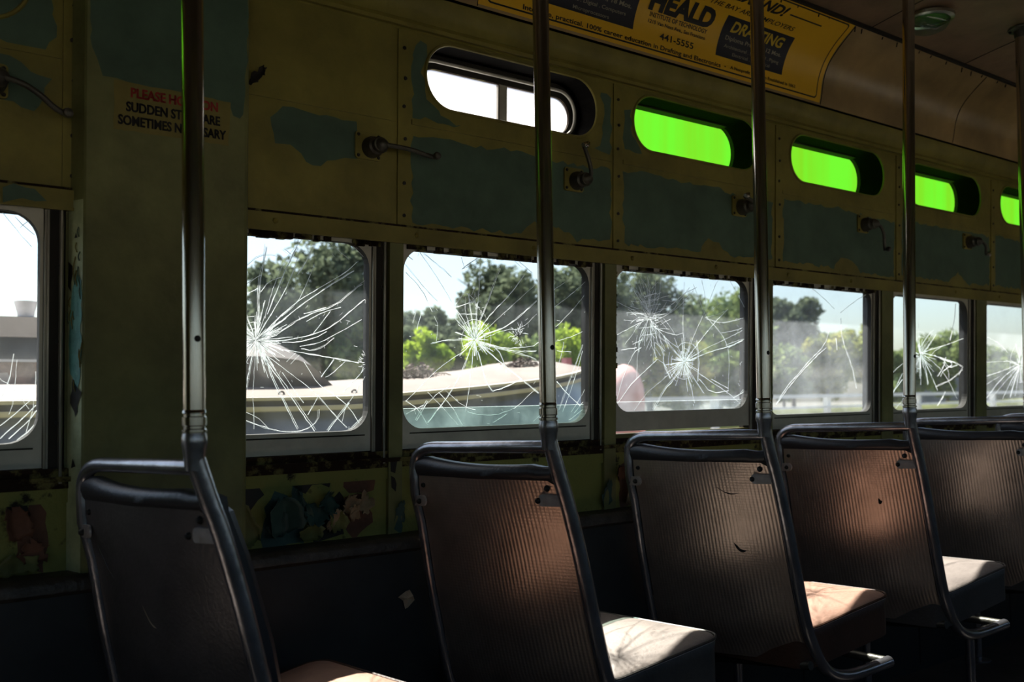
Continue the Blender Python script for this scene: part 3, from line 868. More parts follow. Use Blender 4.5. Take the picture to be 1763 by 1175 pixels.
# ------------------------------------------------------------------ lettering helper
def text_polys(body, cap, x0, x1, bold=0.0, shear=0.0, width_only=None):
    cu = bpy.data.curves.new('t', 'FONT')
    cu.body = body
    cu.size = 1
    cu.offset = bold
    cu.shear = shear
    cu.resolution_u = 3
    to = bpy.data.objects.new('t', cu)
    C.objects.link(to)
    bpy.context.view_layer.update()
    dg = bpy.context.evaluated_depsgraph_get()
    me = to.evaluated_get(dg).to_mesh()
    vs_ = [tuple(v.co) for v in me.vertices]
    fs = [tuple(p.vertices) for p in me.polygons]
    to.evaluated_get(dg).to_mesh_clear()
    bpy.data.objects.remove(to)
    bpy.data.curves.remove(cu)
    xa, xb = min(v[0] for v in vs_), max(v[0] for v in vs_)
    sx = (x1 - x0) / (xb - xa)
    sy = cap / .69
    return [((v[0] - xa) * sx + x0, v[1] * sy) for v in vs_], fs

def add_text(bm, body, x0, x1, base, cap, bold=0., shear=0., place=None):
    vs_, fs = text_polys(body, cap, x0, x1, bold, shear)
    bv = [bm.verts.new((x, y + base, 0)) for x, y in vs_]
    for f in fs:
        try:
            bm.faces.new([bv[i] for i in f])
        except ValueError:
            pass

def bend(bm, fn, step=None, lo=0, hi=.28):
    if step:
        y = lo + step
        while y < hi:
            bmesh.ops.bisect_plane(bm, geom=bm.verts[:] + bm.edges[:] + bm.faces[:], plane_co=(0, y, 0), plane_no=(0, 1, 0))
            y += step
    for v in bm.verts:
        v.co = fn(v.co.x, v.co.y)

def bmobj(bm, name, m, parent, mat4=None):
    bmesh.ops.recalc_face_normals(bm, faces=bm.faces)
    me = bpy.data.meshes.new(name)
    bm.to_mesh(me)
    bm.free()
    me.materials.append(M[m])
    o = bpy.data.objects.new(name, me)
    C.objects.link(o)
    if parent: o.parent = parent
    if mat4: o.matrix_local = mat4
    return o

# ---- notice on the pillar
nroot = empty('safety_notice')
nroot.matrix_world = wallmat(.61, -.051, .61)
tag(nroot, 'faded yellow transfer lettered in red and black on the broad green pillar', 'notice')
nb = MB()
nb.face([(x - .61, -.0008, h - .61) for x, h in ragged([(.494, .664), (.730, .660), (.727, .566), (.494, .566)], .0015)], 'notice')
nb.build('backing', nroot)
for nm, m, rows in (('red_lettering', 'inkred', [('PLEASE HOLD ON', .526, .703, .634, .0185)]),
                    ('black_lettering', 'black', [('SUDDEN STOPS ARE', .517, .708, .605, .0185), ('SOMETIMES NECESSARY', .502, .721, .577, .0185)])):
    bm = bmesh.new()
    for b_, x0, x1, h, cap in rows:
        for dx_, dh_ in ((-.0006, 0), (.0006, 0), (0, .0005)):
            add_text(bm, b_, x0 - .61 + dx_, x1 - .61 + dx_, h - .61 + dh_, cap, .022)
    bend(bm, lambda x, y: V((x, -.0014, y)))
    bmobj(bm, nm, m, nroot)

# ---- advertising card in the cove
AX = 2.10
aroot = empty('advertising_card', (AX, -.095, 2.083))
tag(aroot, 'long yellow advertising card with navy boxes and black lettering curved into the cove', 'advertisement')
def card_pt(x, t, off):
    y, z = cubic(t, off)
    return V((x - AX, y + .095, z - 2.083))
cm = MB()
for off in (.0015, .0028):
    cm.grid([[card_pt(x, -.012 + k * .0148, off) for k in range(21)] for x in (1.375, 1.7, 2.1, 2.5, 2.822)], 'card')
cm.build('card_sheet', aroot, True)
def card_obj(name, m, off, builder):
    bm = bmesh.new()
    builder(bm)
    bend(bm, lambda x, y: card_pt(x, y, off), .007, -.01, .29)
    bmobj(bm, name, m, aroot)
def quad(bm, x0, x1, y0, y1, sh=0):
    vs_ = [bm.verts.new(p) for p in ((x0, y0, 0), (x1, y0, 0), (x1, y1, 0), (x0, y1, 0))]
    bm.faces.new(vs_)
def border(bm):
    a = rrect(1.400, 2.800, 0, .270, .014, 5)
    b = rrect(1.4045, 2.7955, .0045, .2655, .011, 5)
    A = [bm.verts.new((x, y, 0)) for x, y in a]
    B = [bm.verts.new((x, y, 0)) for x, y in b]
    n = len(A)
    for i in range(n):
        j = (i + 1) % n
        bm.faces.new((A[i], A[j], B[j], B[i]))
card_obj('border', 'black', .0036, border)
card_obj('navy_box', 'navy', .0036, lambda bm: quad(bm, 1.590, 1.915, .042, .168))
card_obj('navy_box', 'navy', .0036, lambda bm: quad(bm, 2.272, 2.602, .042, .168))
def blk(bm):
    add_text(bm, 'Intensive, practical. 100% career education in Drafting and Electronics', 1.516, 2.300, .0085, .0125, .022)
    add_text(bm, 'A Nonprofit Institution Established in 1863.', 2.345, 2.682, .0135, .0095, .02)
    quad(bm, 2.318, 2.323, .0135, .0175)
    add_text(bm, 'HEALD', 1.955, 2.226, .114, .054, .055)
    add_text(bm, 'INSTITUTE OF TECHNOLOGY', 1.968, 2.214, .0935, .0125, .022)
    add_text(bm, '1215 Van Ness Ave., San Francisco', 1.968, 2.214, .0755, .0100, .02)
    add_text(bm, '441-5555', 2.024, 2.170, .0375, .0185, .018)
    add_text(bm, 'THE DEMAND OF THE BAY AREA EMPLOYERS', 1.900, 2.575, .185, .0145, .010, .25)
    add_text(bm, 'IN DEMAND!', 2.120, 2.497, .219, .032, .035, .35)
    quad(bm, 2.512, 2.678, .230, .2345)
    quad(bm, 1.52, 1.69, .230, .2345)
card_obj('black_lettering', 'black', .0042, blk)
def yel(bm):
    add_text(bm, 'DRAFTING', 2.308, 2.563, .123, .033, .03, .15)
    add_text(bm, 'ELECTRONICS', 1.625, 1.885, .123, .033, .03, .15)
card_obj('yellow_lettering', 'inkyellow', .0046, yel)
def crm(bm):
    add_text(bm, 'Diploma Program, 12 Mos.', 2.298, 2.574, .0965, .0125, .018)
    add_text(bm, 'Diploma Program, 18 Mos.', 1.612, 1.893, .0965, .0125, .018)
    add_text(bm, 'Architectural . Structural . Piping', 2.302, 2.572, .0730, .0105, .006)
    add_text(bm, 'Electrical . Mechanical', 2.347, 2.532, .0530, .0105, .006)
    add_text(bm, 'Solid State . Digital . Computers', 1.615, 1.878, .0730, .0105, .006)
    add_text(bm, 'Microprocessors', 1.684, 1.818, .0495, .0105, .006)
card_obj('cream_lettering', 'inkcream', .0046, crm)

# ------------------------------------------------------------------ window cranks
def crank(x, h, kx, kh, label, big=1.0, tee=False):
    root = empty('window_crank')
    root.matrix_world = wallmat(x, 0, h)
    tag(root, label, 'crank', 'window cranks on the upper wall')
    p = MB()
    p.prism(rrect(-.060, .010, -.030, .036, .008, 4), -.006, 0, 'olive')
    for a in (-.052, .002):
        for b in (-.022, .028):
            p.lathe([(.003, -.009), (.0045, -.006)], 'bolt', (a, 0, b), 'Y', 8)
    p.build('mounting_plate', root, True)
    b = MB()
    b.lathe([(.026, -.006), (.026, -.018), (.022, -.026), (.021, -.034), (.016, -.038), (.0155, -.050)], 'iron', (-.018, 0, .0), 'Y', 20)
    b.lathe([(.019, -.040), (.019, -.046), (.012, -.058), (.004, -.062)], 'iron', (-.012, 0, .0), 'Y', 16)
    b.build('gearbox', root, True)
    dx, dh = kx - x, kh - h
    a = MB()
    a.tube(smoothpath([(-.012, -.052, 0), (dx * .2, -.060, dh * .12), (dx * .5, -.066, dh * .42), (dx * .8, -.060, dh * .86), (dx, -.060, dh)], 2), [.007] * 5 + [.0055] * 12 + [.005] * 40 if 0 else .0058, 'iron', 10)
    a.build('crank_arm', root, True)
    k = MB()
    if tee:
        k.tube([(dx - .016, -.075, dh - .002), (dx + .010, -.068, dh + .008)], .0055, 'lampmetal', 10)
        k.lathe([(.004, -.080), (.008, -.075), (.008, -.068), (.004, -.062)], 'lampmetal', (dx, 0, dh), 'Y', 12)
    else:
        k.lathe([(.003, -.084), (.008, -.081), (.010, -.075), (.008, -.068), (.005, -.064), (.005, -.055)], 'iron', (dx, 0, dh), 'Y', 14)
    k.build('knob', root, True)
crank(.303, .632, .405, .577, 'window crank above the leftmost window, arm pointing down to the right')
crank(1.113, .624, 1.239, .612, 'window crank beside the broad pillar with its arm lying nearly level')
crank(1.765, .625, 1.728, .712, 'window crank below the white oval window with its arm turned up', tee=True)
crank(2.480, .628, 2.413, .652, 'window crank half hidden by the third pole, arm turned towards the left', tee=True)
crank(3.185, .639, 3.217, .546, 'window crank under the second green oval with its arm hanging down')
crank(3.950, .640, 3.975, .585, 'farthest window crank, left of the last green oval', tee=True)

# ------------------------------------------------------------------ seats
def xa(z):  # aisle tube, relative to its pole
    K = [(1.02, 0), (.960, .004), (.95, .008), (.90, .024), (.846, .045), (.72, .080), (.61, .105), (.517, .128), (.445, .148), (.404, .168), (.36, .20)]
    for (z0, a), (z1, b) in zip(K, K[1:]):
        if z >= z1:
            return a + (b - a) * (z0 - z) / (z0 - z1)
    return K[-1][1]
def xw(z):  # wall-side tube
    K = [(1.0, -.074), (.909, -.075), (.84, -.073), (.77, -.056), (.629, -.034), (.444, .002), (.40, .012), (.36, .03)]
    for (z0, a), (z1, b) in zip(K, K[1:]):
        if z >= z1:
            return a + (b - a) * (z0 - z) / (z0 - z1)
    return K[-1][1]
YA, YW = -.50, -.085
def back_pt(y, z, off=0.0, bulge=.016):
    t = (y - YW) / (YA - YW)
    x = xw(z) * (1 - t) + xa(z) * t
    return (x - bulge * sin(pi * min(max(t, 0), 1)) + off, y, z)

def make_seat(P, label, shell, cush, side, group='single seats along the window wall', tweak=0):
    root = empty('bus_seat', (P, 0, 0))
    tag(root, label, 'seat', group)
    # tubular frame
    f = MB()
    low = [(xa(z), YA, z) for z in (.445, .404)] + [(.198, YA, .352), (.235, YA, .318), (.29, YA, .299), (.36, YA, .292), (.52, YA, .297)]
    path = [(0, YA, .985), (.0, YA, .975)] + [(xa(z), YA, z) for z in (.955, .94, .90, .86, .80, .72, .61, .517)] + low
    sp = smoothpath(path, 2)
    f.tube(sp, .0165, 'steel', 18)
    f.build('side_tube', root, True)
    f = MB()
    rail = [(.002, YA, .957), (-.02, -.40, .956), (-.045, -.22, .952)] + [tuple(p) for p in arcpts((-.055, -.155, .951), (-.074, YW + .006, .952), (-.075, YW, .895), 8)]
    rail += [(xw(z), YW, z) for z in (.84, .77, .70, .629, .53, .444)] + [(.02, YW, .372), (.06, YW, .325), (.13, YW, .298), (.25, YW, .290), (.50, YW, .292)]
    f.tube(rail, .0135, 'steel', 16)
    f.build('grab_rail', root, True)
    f = MB()
    f.lathe([(.019, .0), (.0205, -.008), (.0205, -.016), (.0185, -.026), (.0165, -.046), (.0155, -.060)], 'steel', (0, YA, 1.012), 'Z', 24)
    f.build('pole_socket', root, True)
    f = MB()
    f.tube([(.50, YW, .292), (.515, -.2, .292), (.52, YA + .005, .297)], .013, 'iron', 12)
    f.build('cross_bar', root, True)
    f = MB()
    f.tube([(.16, YW, .296), (.16, YA, .35)], .012, 'iron', 12)
    f.build('cross_bar', root, True)
    # legs
    for y in (YA + .02, YW - .03):
        g = MB()
        g.tube([(.33, y, .30), (.33, y, .012)], .014, 'steel', 12)
        g.lathe([(.045, 0), (.045, .006), (.018, .014)], 'steel', (.33, y, 0), 'Z', 16)
        g.build('leg', root, True)
    # back shell with UVs for the ribs
    s = MB()
    y0, y1, z0, z1 = -.102, -.485, .350, .893
    nu, nv = 14, 18
    def rowat(z, off):
        row = []
        for j in range(nu + 1):
            t = j / nu
            y = y0 + (y1 - y0) * t
            zz = z
            if z > z1 - .001:
                zz = z1 - .010 * sin(pi * min(1, t * 1.05)) + (.006 if t < .02 else 0)
                if t > .93: zz -= (t - .93) * .25
            row.append(back_pt(y, zz, off))
        return row
    zs = [z0 + (z1 - z0) * i / nv for i in range(nv + 1)]
    s.grid([rowat(z, -.003) for z in zs], shell)
    s.grid([rowat(z, .002) for z in zs], shell)
    for a, b in ((rowat(z1, -.003), rowat(z1, .002)), (rowat(z0, -.003), rowat(z0, .002))):
        s.grid([a, b], 'steel')
    s.grid([[rowat(z, o_)[0] for z in zs] for o_ in (-.003, .002)], 'steel')
    s.grid([[rowat(z, o_)[-1] for z in zs] for o_ in (-.003, .002)], 'steel')
    so_ = s.build('back_shell', root, True)
    uv = so_.data.uv_layers.new(name='UVMap')
    for lp in so_.data.loops:
        co = so_.data.vertices[lp.vertex_index].co
        uv.data[lp.index].uv = ((co.y - y0) + .0 * co.z, co.z)
    # upholstered pad: rolls over the top of the shell
    p = MB()
    rows = []
    for i in range(15):
        t = i / 14
        y = -.098 + (-.487 + .098) * t
        sag = .010 * sin(pi * t) - (.014 * (1 - t) ** 3)
        e = min(1, min(t, 1 - t) * 14)
        th = .062 * (.55 + .45 * e)
        top = .921 - sag * .8 - (.006 if e < 1 else 0)
        sec = []
        # cross-section in (offset from shell, z), rear-bottom, over the top, down the front
        for off, z in [(.004, .50), (.004, .70), (.004, .875), (-.006, .888), (-.010, top - .024), (-.007, top - .010), (.004, top), (.020, top + .001), (.040, top - .010), (th, top - .035), (th + .004, .80), (th + .008, .65), (th + .002, .53), (.04, .49)]:
            sec.append(back_pt(y, z, off))
        rows.append(sec)
    p.grid(rows, 'pad', True)
    p.face(rows[0], 'pad')
    p.face(rows[-1][::-1], 'pad')
    p.build('back_pad', root, True, None, 60)
    # brackets holding the shell to the tubes
    for y, yy, z in ((YA, -.452, .842), (YW, -.118, .825)):
        b = MB()
        x0_ = back_pt(yy, z, -.008)[0]
        xt = xa(z) if y == YA else xw(z)
        s_ = 1 if y == YA else -1
        tab = []
        for q in range(9):          # rounded end on the shell
            a = pi / 2 + pi * q / 8
            tab.append((yy - s_ * .0125 * cos(a), z + .0125 * sin(a)))
        tab = tab + [(y + .004 * s_, z - .012), (y + .004 * s_, z + .012)]
        def tx(yq):
            f = (yq - yy) / (y - yy)
            return x0_ - .003 + (xt - .008 - x0_) * max(0, f)
        for off in (0, .004):
            b.face([(tx(p[0]) + off, p[0], p[1]) for p in tab], 'tab')
        n_ = len(tab)
        for q in range(n_):
            p, r_ = tab[q], tab[(q + 1) % n_]
            b.face([(tx(p[0]), *p), (tx(r_[0]), *r_), (tx(r_[0]) + .004, *r_), (tx(p[0]) + .004, *p)], 'tab')
        bo = b.build('bracket', root, True)
        k = MB()
        k.lathe([(.0035, -.008), (.0065, -.004), (.0065, 0)], 'bolt', (x0_ - .011, yy, z), 'X', 12)
        k.build('bolt', bo, True)
    k = MB()
    q = back_pt(-.466, .868, -.003)
    k.lathe([(.0045, -.006), (.0075, -.002), (.0075, .001)], 'bolt', q, 'X', 12)
    q = back_pt(-.118, .862, -.003)
    k.lathe([(.0045, -.005), (.006, -.002), (.006, .001)], 'bolt', q, 'X', 12)
    k.build('shell_bolt', root, True)
    # cushion: crowned top with piping, dark boxing
    cu = MB()
    LX, LY = .33, .42
    QC = ((.075, -.110), (.400, -.115), (.465, -.548), (.150, -.494))   # rear wall, front wall, front aisle, rear aisle
    def outline(inset, k=9):
        r = .040 - inset * .4
        out = []
        for a, b in rrect(inset, LX - inset, inset, LY - inset, max(r, .012), k):
            u, v = a / LX, b / LY
            bow = .012 * sin(pi * min(max(u, 0), 1)) * v + 0
            x = (1 - u) * (1 - v) * QC[0][0] + u * (1 - v) * QC[1][0] + u * v * QC[2][0] + (1 - u) * v * QC[3][0]
            y = (1 - u) * (1 - v) * QC[0][1] + u * (1 - v) * QC[1][1] + u * v * QC[2][1] + (1 - u) * v * QC[3][1]
            out.append((x, y - bow, u))
        return out
    rings = []
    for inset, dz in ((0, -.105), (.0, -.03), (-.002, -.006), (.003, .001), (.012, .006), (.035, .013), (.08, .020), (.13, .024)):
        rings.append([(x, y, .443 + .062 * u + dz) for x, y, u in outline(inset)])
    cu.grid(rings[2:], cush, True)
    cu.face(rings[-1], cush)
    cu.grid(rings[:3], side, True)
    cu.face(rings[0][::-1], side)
    co_ = cu.build('cushion', root, True, None, 50)
    pp = MB()
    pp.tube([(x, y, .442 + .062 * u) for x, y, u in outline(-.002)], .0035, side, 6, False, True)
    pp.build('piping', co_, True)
    return root

SP = [-.235, .509, 1.246, 1.949, 2.626, 3.385, 4.09, 4.80]
LB = ['seat left of the nearest smooth charcoal seat, its cushion just outside the view',
      'nearest seat with a smooth charcoal back, in front of the broad green pillar',
      'second seat with ribbed brown back and sunlit grey cushion, second from the pillar',
      'third seat with a torn spot low on its ribbed back, brown cushion in front',
      'fourth seat with a copper glow and a dimple on its ribbed back',
      'fifth seat with a pale patch of light on its ribbed back, at the right edge',
      'sixth seat, only its grab rail and pad showing past the fifth seat', '']
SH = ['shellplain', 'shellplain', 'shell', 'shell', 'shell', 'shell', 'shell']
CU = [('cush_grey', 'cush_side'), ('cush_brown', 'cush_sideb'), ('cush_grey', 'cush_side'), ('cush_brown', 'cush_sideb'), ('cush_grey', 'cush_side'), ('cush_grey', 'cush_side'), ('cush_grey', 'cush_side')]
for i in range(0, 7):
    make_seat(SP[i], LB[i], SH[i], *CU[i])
# damage on the backs
def scar(P, y, z, L, wd, ang, m='bolt', name='tear', seed=0):
    mb = MB()
    rnd = random.Random(seed)
    pts = []
    for i in range(9):
        t = i / 8
        yy, zz = y - L * t * cos(ang), z + L * t * sin(ang) - .01 * sin(pi * t)
        a = back_pt(yy, zz, -.0045)
        pts.append(a)
    mb.tube(pts, [wd * (.15 + sin(pi * i / 8)) * rnd.uniform(.6, 1.3) for i in range(9)], m, 6)
    root = [o for o in C.objects if o.name.startswith('bus_seat') and abs(o.location.x - P) < .01][0]
    mb.build(name, root, True)
scar(1.949, -.365, .668, .034, .0030, -.6, seed=1)
scar(1.949, -.345, .818, .060, .0009, -.25, seed=2)
scar(2.626, -.375, .735, .010, .005, -.8, seed=3)
scar(.509, -.25, .70, .05, .0010, -.9, 'paper', 'scratch', 4)
scar(.509, -.13, .80, .07, .0006, -1.0, 'steel', 'scratch', 5)

# ---- grab poles
PT = [(.509, .511, 2.315), (1.246, 1.252, 2.315), (1.949, 1.980, 2.315), (2.626, 2.712, 2.315), (3.385, 3.437, 2.315)]
PL = ['nearest chrome grab pole rising in front of the broad green pillar', 'second chrome grab pole, crossing the white oval window',
      'third chrome grab pole, crossing the right half of the yellow card', 'fourth chrome grab pole, right of the yellow card',
      'fifth chrome grab pole at the right edge with its ceiling flange in view']
def ceil_z(y):
    yj, zj = prof[-1]
    t = (y - yj) / (2 * HX - 2 * yj)
    return zj + .002 + .085 * (1 - (2 * t - 1) ** 2)
for (x0, x1, zt_), lb in zip(PT, PL):
    root = empty('grab_pole', (x0, YA, 1.012))
    tag(root, lb, 'pole', 'grab poles at the aisle side of the seats')
    zc_ = ceil_z(YA)
    top = V((x1 - x0, 0, zc_ - 1.012 - .004))
    p = MB()
    p.tube([V((0, 0, 0)).lerp(top, t / 8) for t in range(9)], .0175, 'chrome', 32)
    p.build('tube', root, True)
    c = MB()
    c.lathe([(.0177, .001), (.0200, .002), (.0200, .006), (.0172, .008), (.0172, .011), (.0196, .013), (.0196, .026), (.0172, .028), (.0172, .031), (.0192, .033), (.0185, .037), (.0176, .038)], 'chrome', (0, 0, 0), 'Z', 32)
    c.build('collar', root, True)
    g = MB()
    g.lathe([(.020, -.034), (.022, -.010), (.040, -.006), (.042, .0)], 'iron', tuple(top + V((0, 0, .002))), 'Z', 24)
    for a in (0, 2.1, 4.2):
        g.lathe([(.004, -.012), (.004, -.004)], 'bolt', tuple(top + V((.032 * cos(a), .032 * sin(a), 0))), 'Z', 8)
    g.build('ceiling_flange', root, True)
    s = MB()
    q = V((0, 0, 0)).lerp(top, .115)
    s.lathe([(.0035, -.0195), (.0055, -.0180), (.0055, -.016)], 'bolt', tuple(q), 'Y', 10)
    s.build('set_screw', root, True)

# ---- ceiling lamp
lz = ceil_z(-.40)
root = empty('ceiling_lamp', (3.03, -.385, lz + .0))
tag(root, 'small round glass lamp with metal rim on the brown ceiling', 'lamp')
l = MB()
l.lathe([(.075, .004), (.085, -.004), (.083, -.014), (.070, -.018), (.066, -.010)], 'lampmetal', (0, 0, 0), 'Z', 32)
l.build('rim', root, True)
l = MB()
l.lathe([(.068, -.012), (.066, -.030), (.055, -.045), (.035, -.054), (.002, -.057)], 'glassgreen', (0, 0, 0), 'Z', 32)
l.build('glass_dome', root, True)

# ---- scrap on the lower panel
root = empty('paper_scrap', (1.165, -.043, .585))
tag(root, 'small torn paper scrap stuck on the dark lower panel behind the second seat', 'scrap')
s = MB()
s.grid([[(-.022, -.002, .008), (-.004, -.006, .020), (.004, -.012, .024)], [(-.008, -.001, -.002), (.000, -.010, .004), (.010, -.018, .010)], [(-.004, -.003, -.022), (.002, -.007, -.018), (.022, -.004, -.004)]], 'paper')
o = s.build('torn_sheet', root, False)
md = o.modifiers.new('thick', 'SOLIDIFY'); md.thickness = .0006

# ------------------------------------------------------------------ outdoors
g = MB()
g.grid([[(x, y, -.85) for x in (-60, -10, 10, 60, 300)] for y in (-1.2, 3, 60, 300)], 'ground')
g.grid([[(x, y, -.85) for x in (-60, -10, 10, 60, 300)] for y in (-60, -12, -3, -1.2)], 'bounceground')  # unseen pale ground added to bounce sunlight into the car
o = g.build('ground')
tag(o, kind='structure')

# neighbouring low vehicle: side, double gutter, dusty roof, fairing
def zg(x):
    return 1.094 + (.0 if x < 1.7 else .068 * ((x - 1.7) / 1.11) ** 1.5)
root = empty('derelict_railcar', (1.0, 1.5, -.85))
tag(root, 'low derelict vehicle outside, grey side and tan roof with double cream gutter', 'vehicle')
XS = [-2.6 + i * .2 for i in range(32)]
OX = V((-1.0, -1.5, .85))
def vend(x):  # the end rounds away from us
    return .0 if x < 2.6 else .55 * ((x - 2.6) / 1.0) ** 2
b = MB()
b.grid([[V((x, yy + vend(x), z if z < 0 else z + zg(x) - 1.094)) + OX for yy, z in ((1.25, -.5), (1.20, .2), (1.235, .5), (1.30, .7), (1.385, .84), (1.46, .93), (1.50, .99), (1.52, 1.04), (1.52, 1.075))] for x in XS], 'vbody')
b.build('side_panel', root, True)
b = MB()
rr, r2, r3 = [], [], []
for x in XS:
    z = zg(x)
    y0 = 1.50 + vend(x)
    rr.append([V((x, y0 + d, z + e)) + OX for d, e in ((.02, -.06), (-.020, -.056), (-.022, -.050), (-.022, -.038), (.002, -.037))])
    r2.append([V((x, y0 + d, z + e)) + OX for d, e in ((.006, -.040), (.006, -.014))])
    r3.append([V((x, y0 + d, z + e)) + OX for d, e in ((.006, -.016), (-.014, -.014), (-.016, -.002), (.02, .002))])
b.grid(rr, 'cream')
b.grid(r2, 'hump')
b.grid(r3, 'cream')
b.build('gutter', root, True)
b = MB()
b.grid([[V((x, 1.51 + vend(x) + d, zg(x) + e)) + OX for d, e in ((0, .002), (.25, .045), (.6, .07), (.95, .06), (1.25, .02), (1.38, -.08), (1.38, -.9))] for x in XS], 'roof')
b.build('roof', root, True)
b = MB()
rows = []
for i in range(9):
    y = 1.78 + .10 * i
    e = sqrt(max(0, 1 - ((i - 4) / 4.6) ** 2))
    row = []
    for x, z in ((1.18, 1.06), (1.20, 1.22), (1.25, 1.32), (1.36, 1.372), (1.58, 1.372), (1.72, 1.352), (1.78, 1.315), (1.84, 1.24), (1.90, 1.16), (1.955, 1.09)):
        row.append(V((x, y, 1.06 + (z - 1.06) * (.35 + .65 * e))) + OX)
    rows.append(row)
b.grid(rows, 'hump')
for rw in (rows[0], rows[-1]):
    for p, q in zip(rw, rw[1:]):
        b.face([p, q, V((q.x, q.y, 1.0 + OX.z)), V((p.x, p.y, 1.0 + OX.z))], 'hump')
b.build('roof_fairing', root, True)
for x in (1.545, 1.87):
    h = MB()
    h.tube(smoothpath([V((x - .012, 1.56, zg(x) + .0)) + OX, V((x - .010, 1.56, zg(x) + .022)) + OX, V((x + .010, 1.56, zg(x) + .022)) + OX, V((x + .012, 1.56, zg(x))) + OX], 2), .004, 'hump', 8)
    h.build('roof_hook', root, True)

# heaps of leaf litter on that roof
def litter(x, y, z, L, W_, label, seed):
    rnd = random.Random(seed)
    mb = MB()
    for i in range(420):
        a, b_ = rnd.gauss(0, .38), rnd.gauss(0, .38)
        px, py = a * L, b_ * W_
        hz = max(.004, .085 * math.exp(-(a * a + b_ * b_) * 2.2)) * rnd.uniform(.1, 1.1)
        s_ = rnd.uniform(.008, .022)
        u = V((rnd.uniform(-1, 1), rnd.uniform(-1, 1), rnd.uniform(-.6, .6))).normalized() * s_
        v_ = V((rnd.uniform(-1, 1), rnd.uniform(-1, 1), rnd.uniform(-.6, .6))).normalized() * s_ * .6
        c = V((px, py, hz))
        mb.face([c - u, c - v_, c + u, c + v_], 'litter')
    for i in range(16):
        c = V((rnd.gauss(0, .4) * L, rnd.gauss(0, .3) * W_, rnd.uniform(.01, .05)))
        u = V((rnd.uniform(-1, 1), rnd.uniform(-.4, .4), rnd.uniform(-.1, .25))).normalized() * rnd.uniform(.03, .09)
        mb.tube([c - u, c + V((0, 0, .008)), c + u], .003, 'litter', 5)
    o = mb.build('leaf_litter', None)
    o.location = (x, y, z)
    tag(o, label, 'leaf litter', 'leaf litter on the neighbouring roof', 'stuff')
litter(2.42, 1.95, 1.168, .19, .12, 'heap of dead brown leaves on the tan roof, left of the second pane centre', 5)
litter(3.15, 2.05, 1.215, .15, .12, 'heap of dead twigs and leaves on the roof end beside the second pole', 6)

# second derelict body behind, seen through the leftmost window
root = empty('rusty_trailer', (.6, 3.0, -.85))
tag(root, 'rusty trailer body with cream roof band, seen through the leftmost window', 'trailer')
O2 = V((-.6, -3.0, .85))
def bx(mb, x0, x1, y0, y1, z0, z1, m):
    mb.box(x0 + O2.x, x1 + O2.x, y0 + O2.y, y1 + O2.y, z0 + O2.z, z1 + O2.z, m)
b = MB(); bx(b, -2.5, 1.62, 3.0, 4.6, .0, 1.30, 'vrust'); b.build('body', root)
b = MB(); bx(b, -2.5, 1.60, 3.01, 4.58, 1.30, 1.42, 'vglass'); bx(b, .70, .715, 3.0, 3.02, 1.30, 1.42, 'bolt'); b.build('window_band', root)
b = MB(); bx(b, -2.52, 1.64, 2.97, 4.62, 1.415, 1.512, 'cream'); b.build('roof_band', root)
b = MB(); bx(b, -2.52, 1.64, 2.975, 3.0, 1.296, 1.308, 'white'); b.build('white_moulding', root)
b = MB()
poly = [(.60, 1.20), (.78, 1.22), (.80, 1.25), (.83, 1.25), (.83, 1.20), (.815, 1.165)] + [(.84 - i * .012 + (.0 if i % 2 else .006), 1.150 + (.010 if i % 2 else 0)) for i in range(0, 18)] + [(.62, 1.17)]
poly = [(.60, 1.235), (.785, 1.245), (.80, 1.215), (.79, 1.19), (.885, 1.19), (.885, 1.165)] + [(.885 - i * .012, 1.152 if i % 2 else 1.163) for i in range(1, 23)]
b.prism([(x + O2.x, z + O2.z) for x, z in poly], -.012, 0, 'cream')
b.build('torn_panel', root)
v_ = empty('roof_vent', (.90, 3.2, 1.512))
tag(v_, 'pale flared roof vent on the cream trailer roof, leftmost window', 'vent')
b = MB(); b.lathe([(.10, .0), (.085, .012), (.045, .020)], 'slate', (0, 0, 0), 'Z', 20); b.build('base_flange', v_, True)
b = MB(); b.lathe([(.038, .018), (.040, .040), (.052, .085), (.054, .098), (.0, .100)], 'vent', (0, 0, 0), 'Z', 16); b.build('cowl', v_, True)

# rail, bank and things beyond
root = empty('rail_fence', (12, 8, -.85))
tag(root, 'long pale horizontal rail on posts crossing low behind the right-hand windows', 'fence')
b = MB(); b.box(-10, 22, -.03, .03, 1.885, 1.945, 'white'); b.build('top_rail', root)
b = MB(); b.box(-10, 22, -.02, .02, 1.70, 1.74, 'white'); b.build('lower_rail', root)
for i in range(11):
    b = MB(); b.box(-9.4 + i * 3.0, -9.3 + i * 3.0, .03, .12, 0, 1.93, 'white'); b.build('post', root)
b = MB()
rows = []
rnd = random.Random(11)
for j in range(9):
    y = 8.9 + j * .17
    rows.append([(x, y, -.85 + 1.72 * sin(pi * j / 8) ** .7 + (.10 * noise.noise(V((x * .5, y * .3, 0))) if 0 < j < 8 else 0)) for x in [0 + k * .9 for k in range(60)]])
b.grid(rows, 'bank')
o = b.build('grass_bank', None, True)
tag(o, 'low yellow green grassy bank behind the pale rail', 'grass bank')

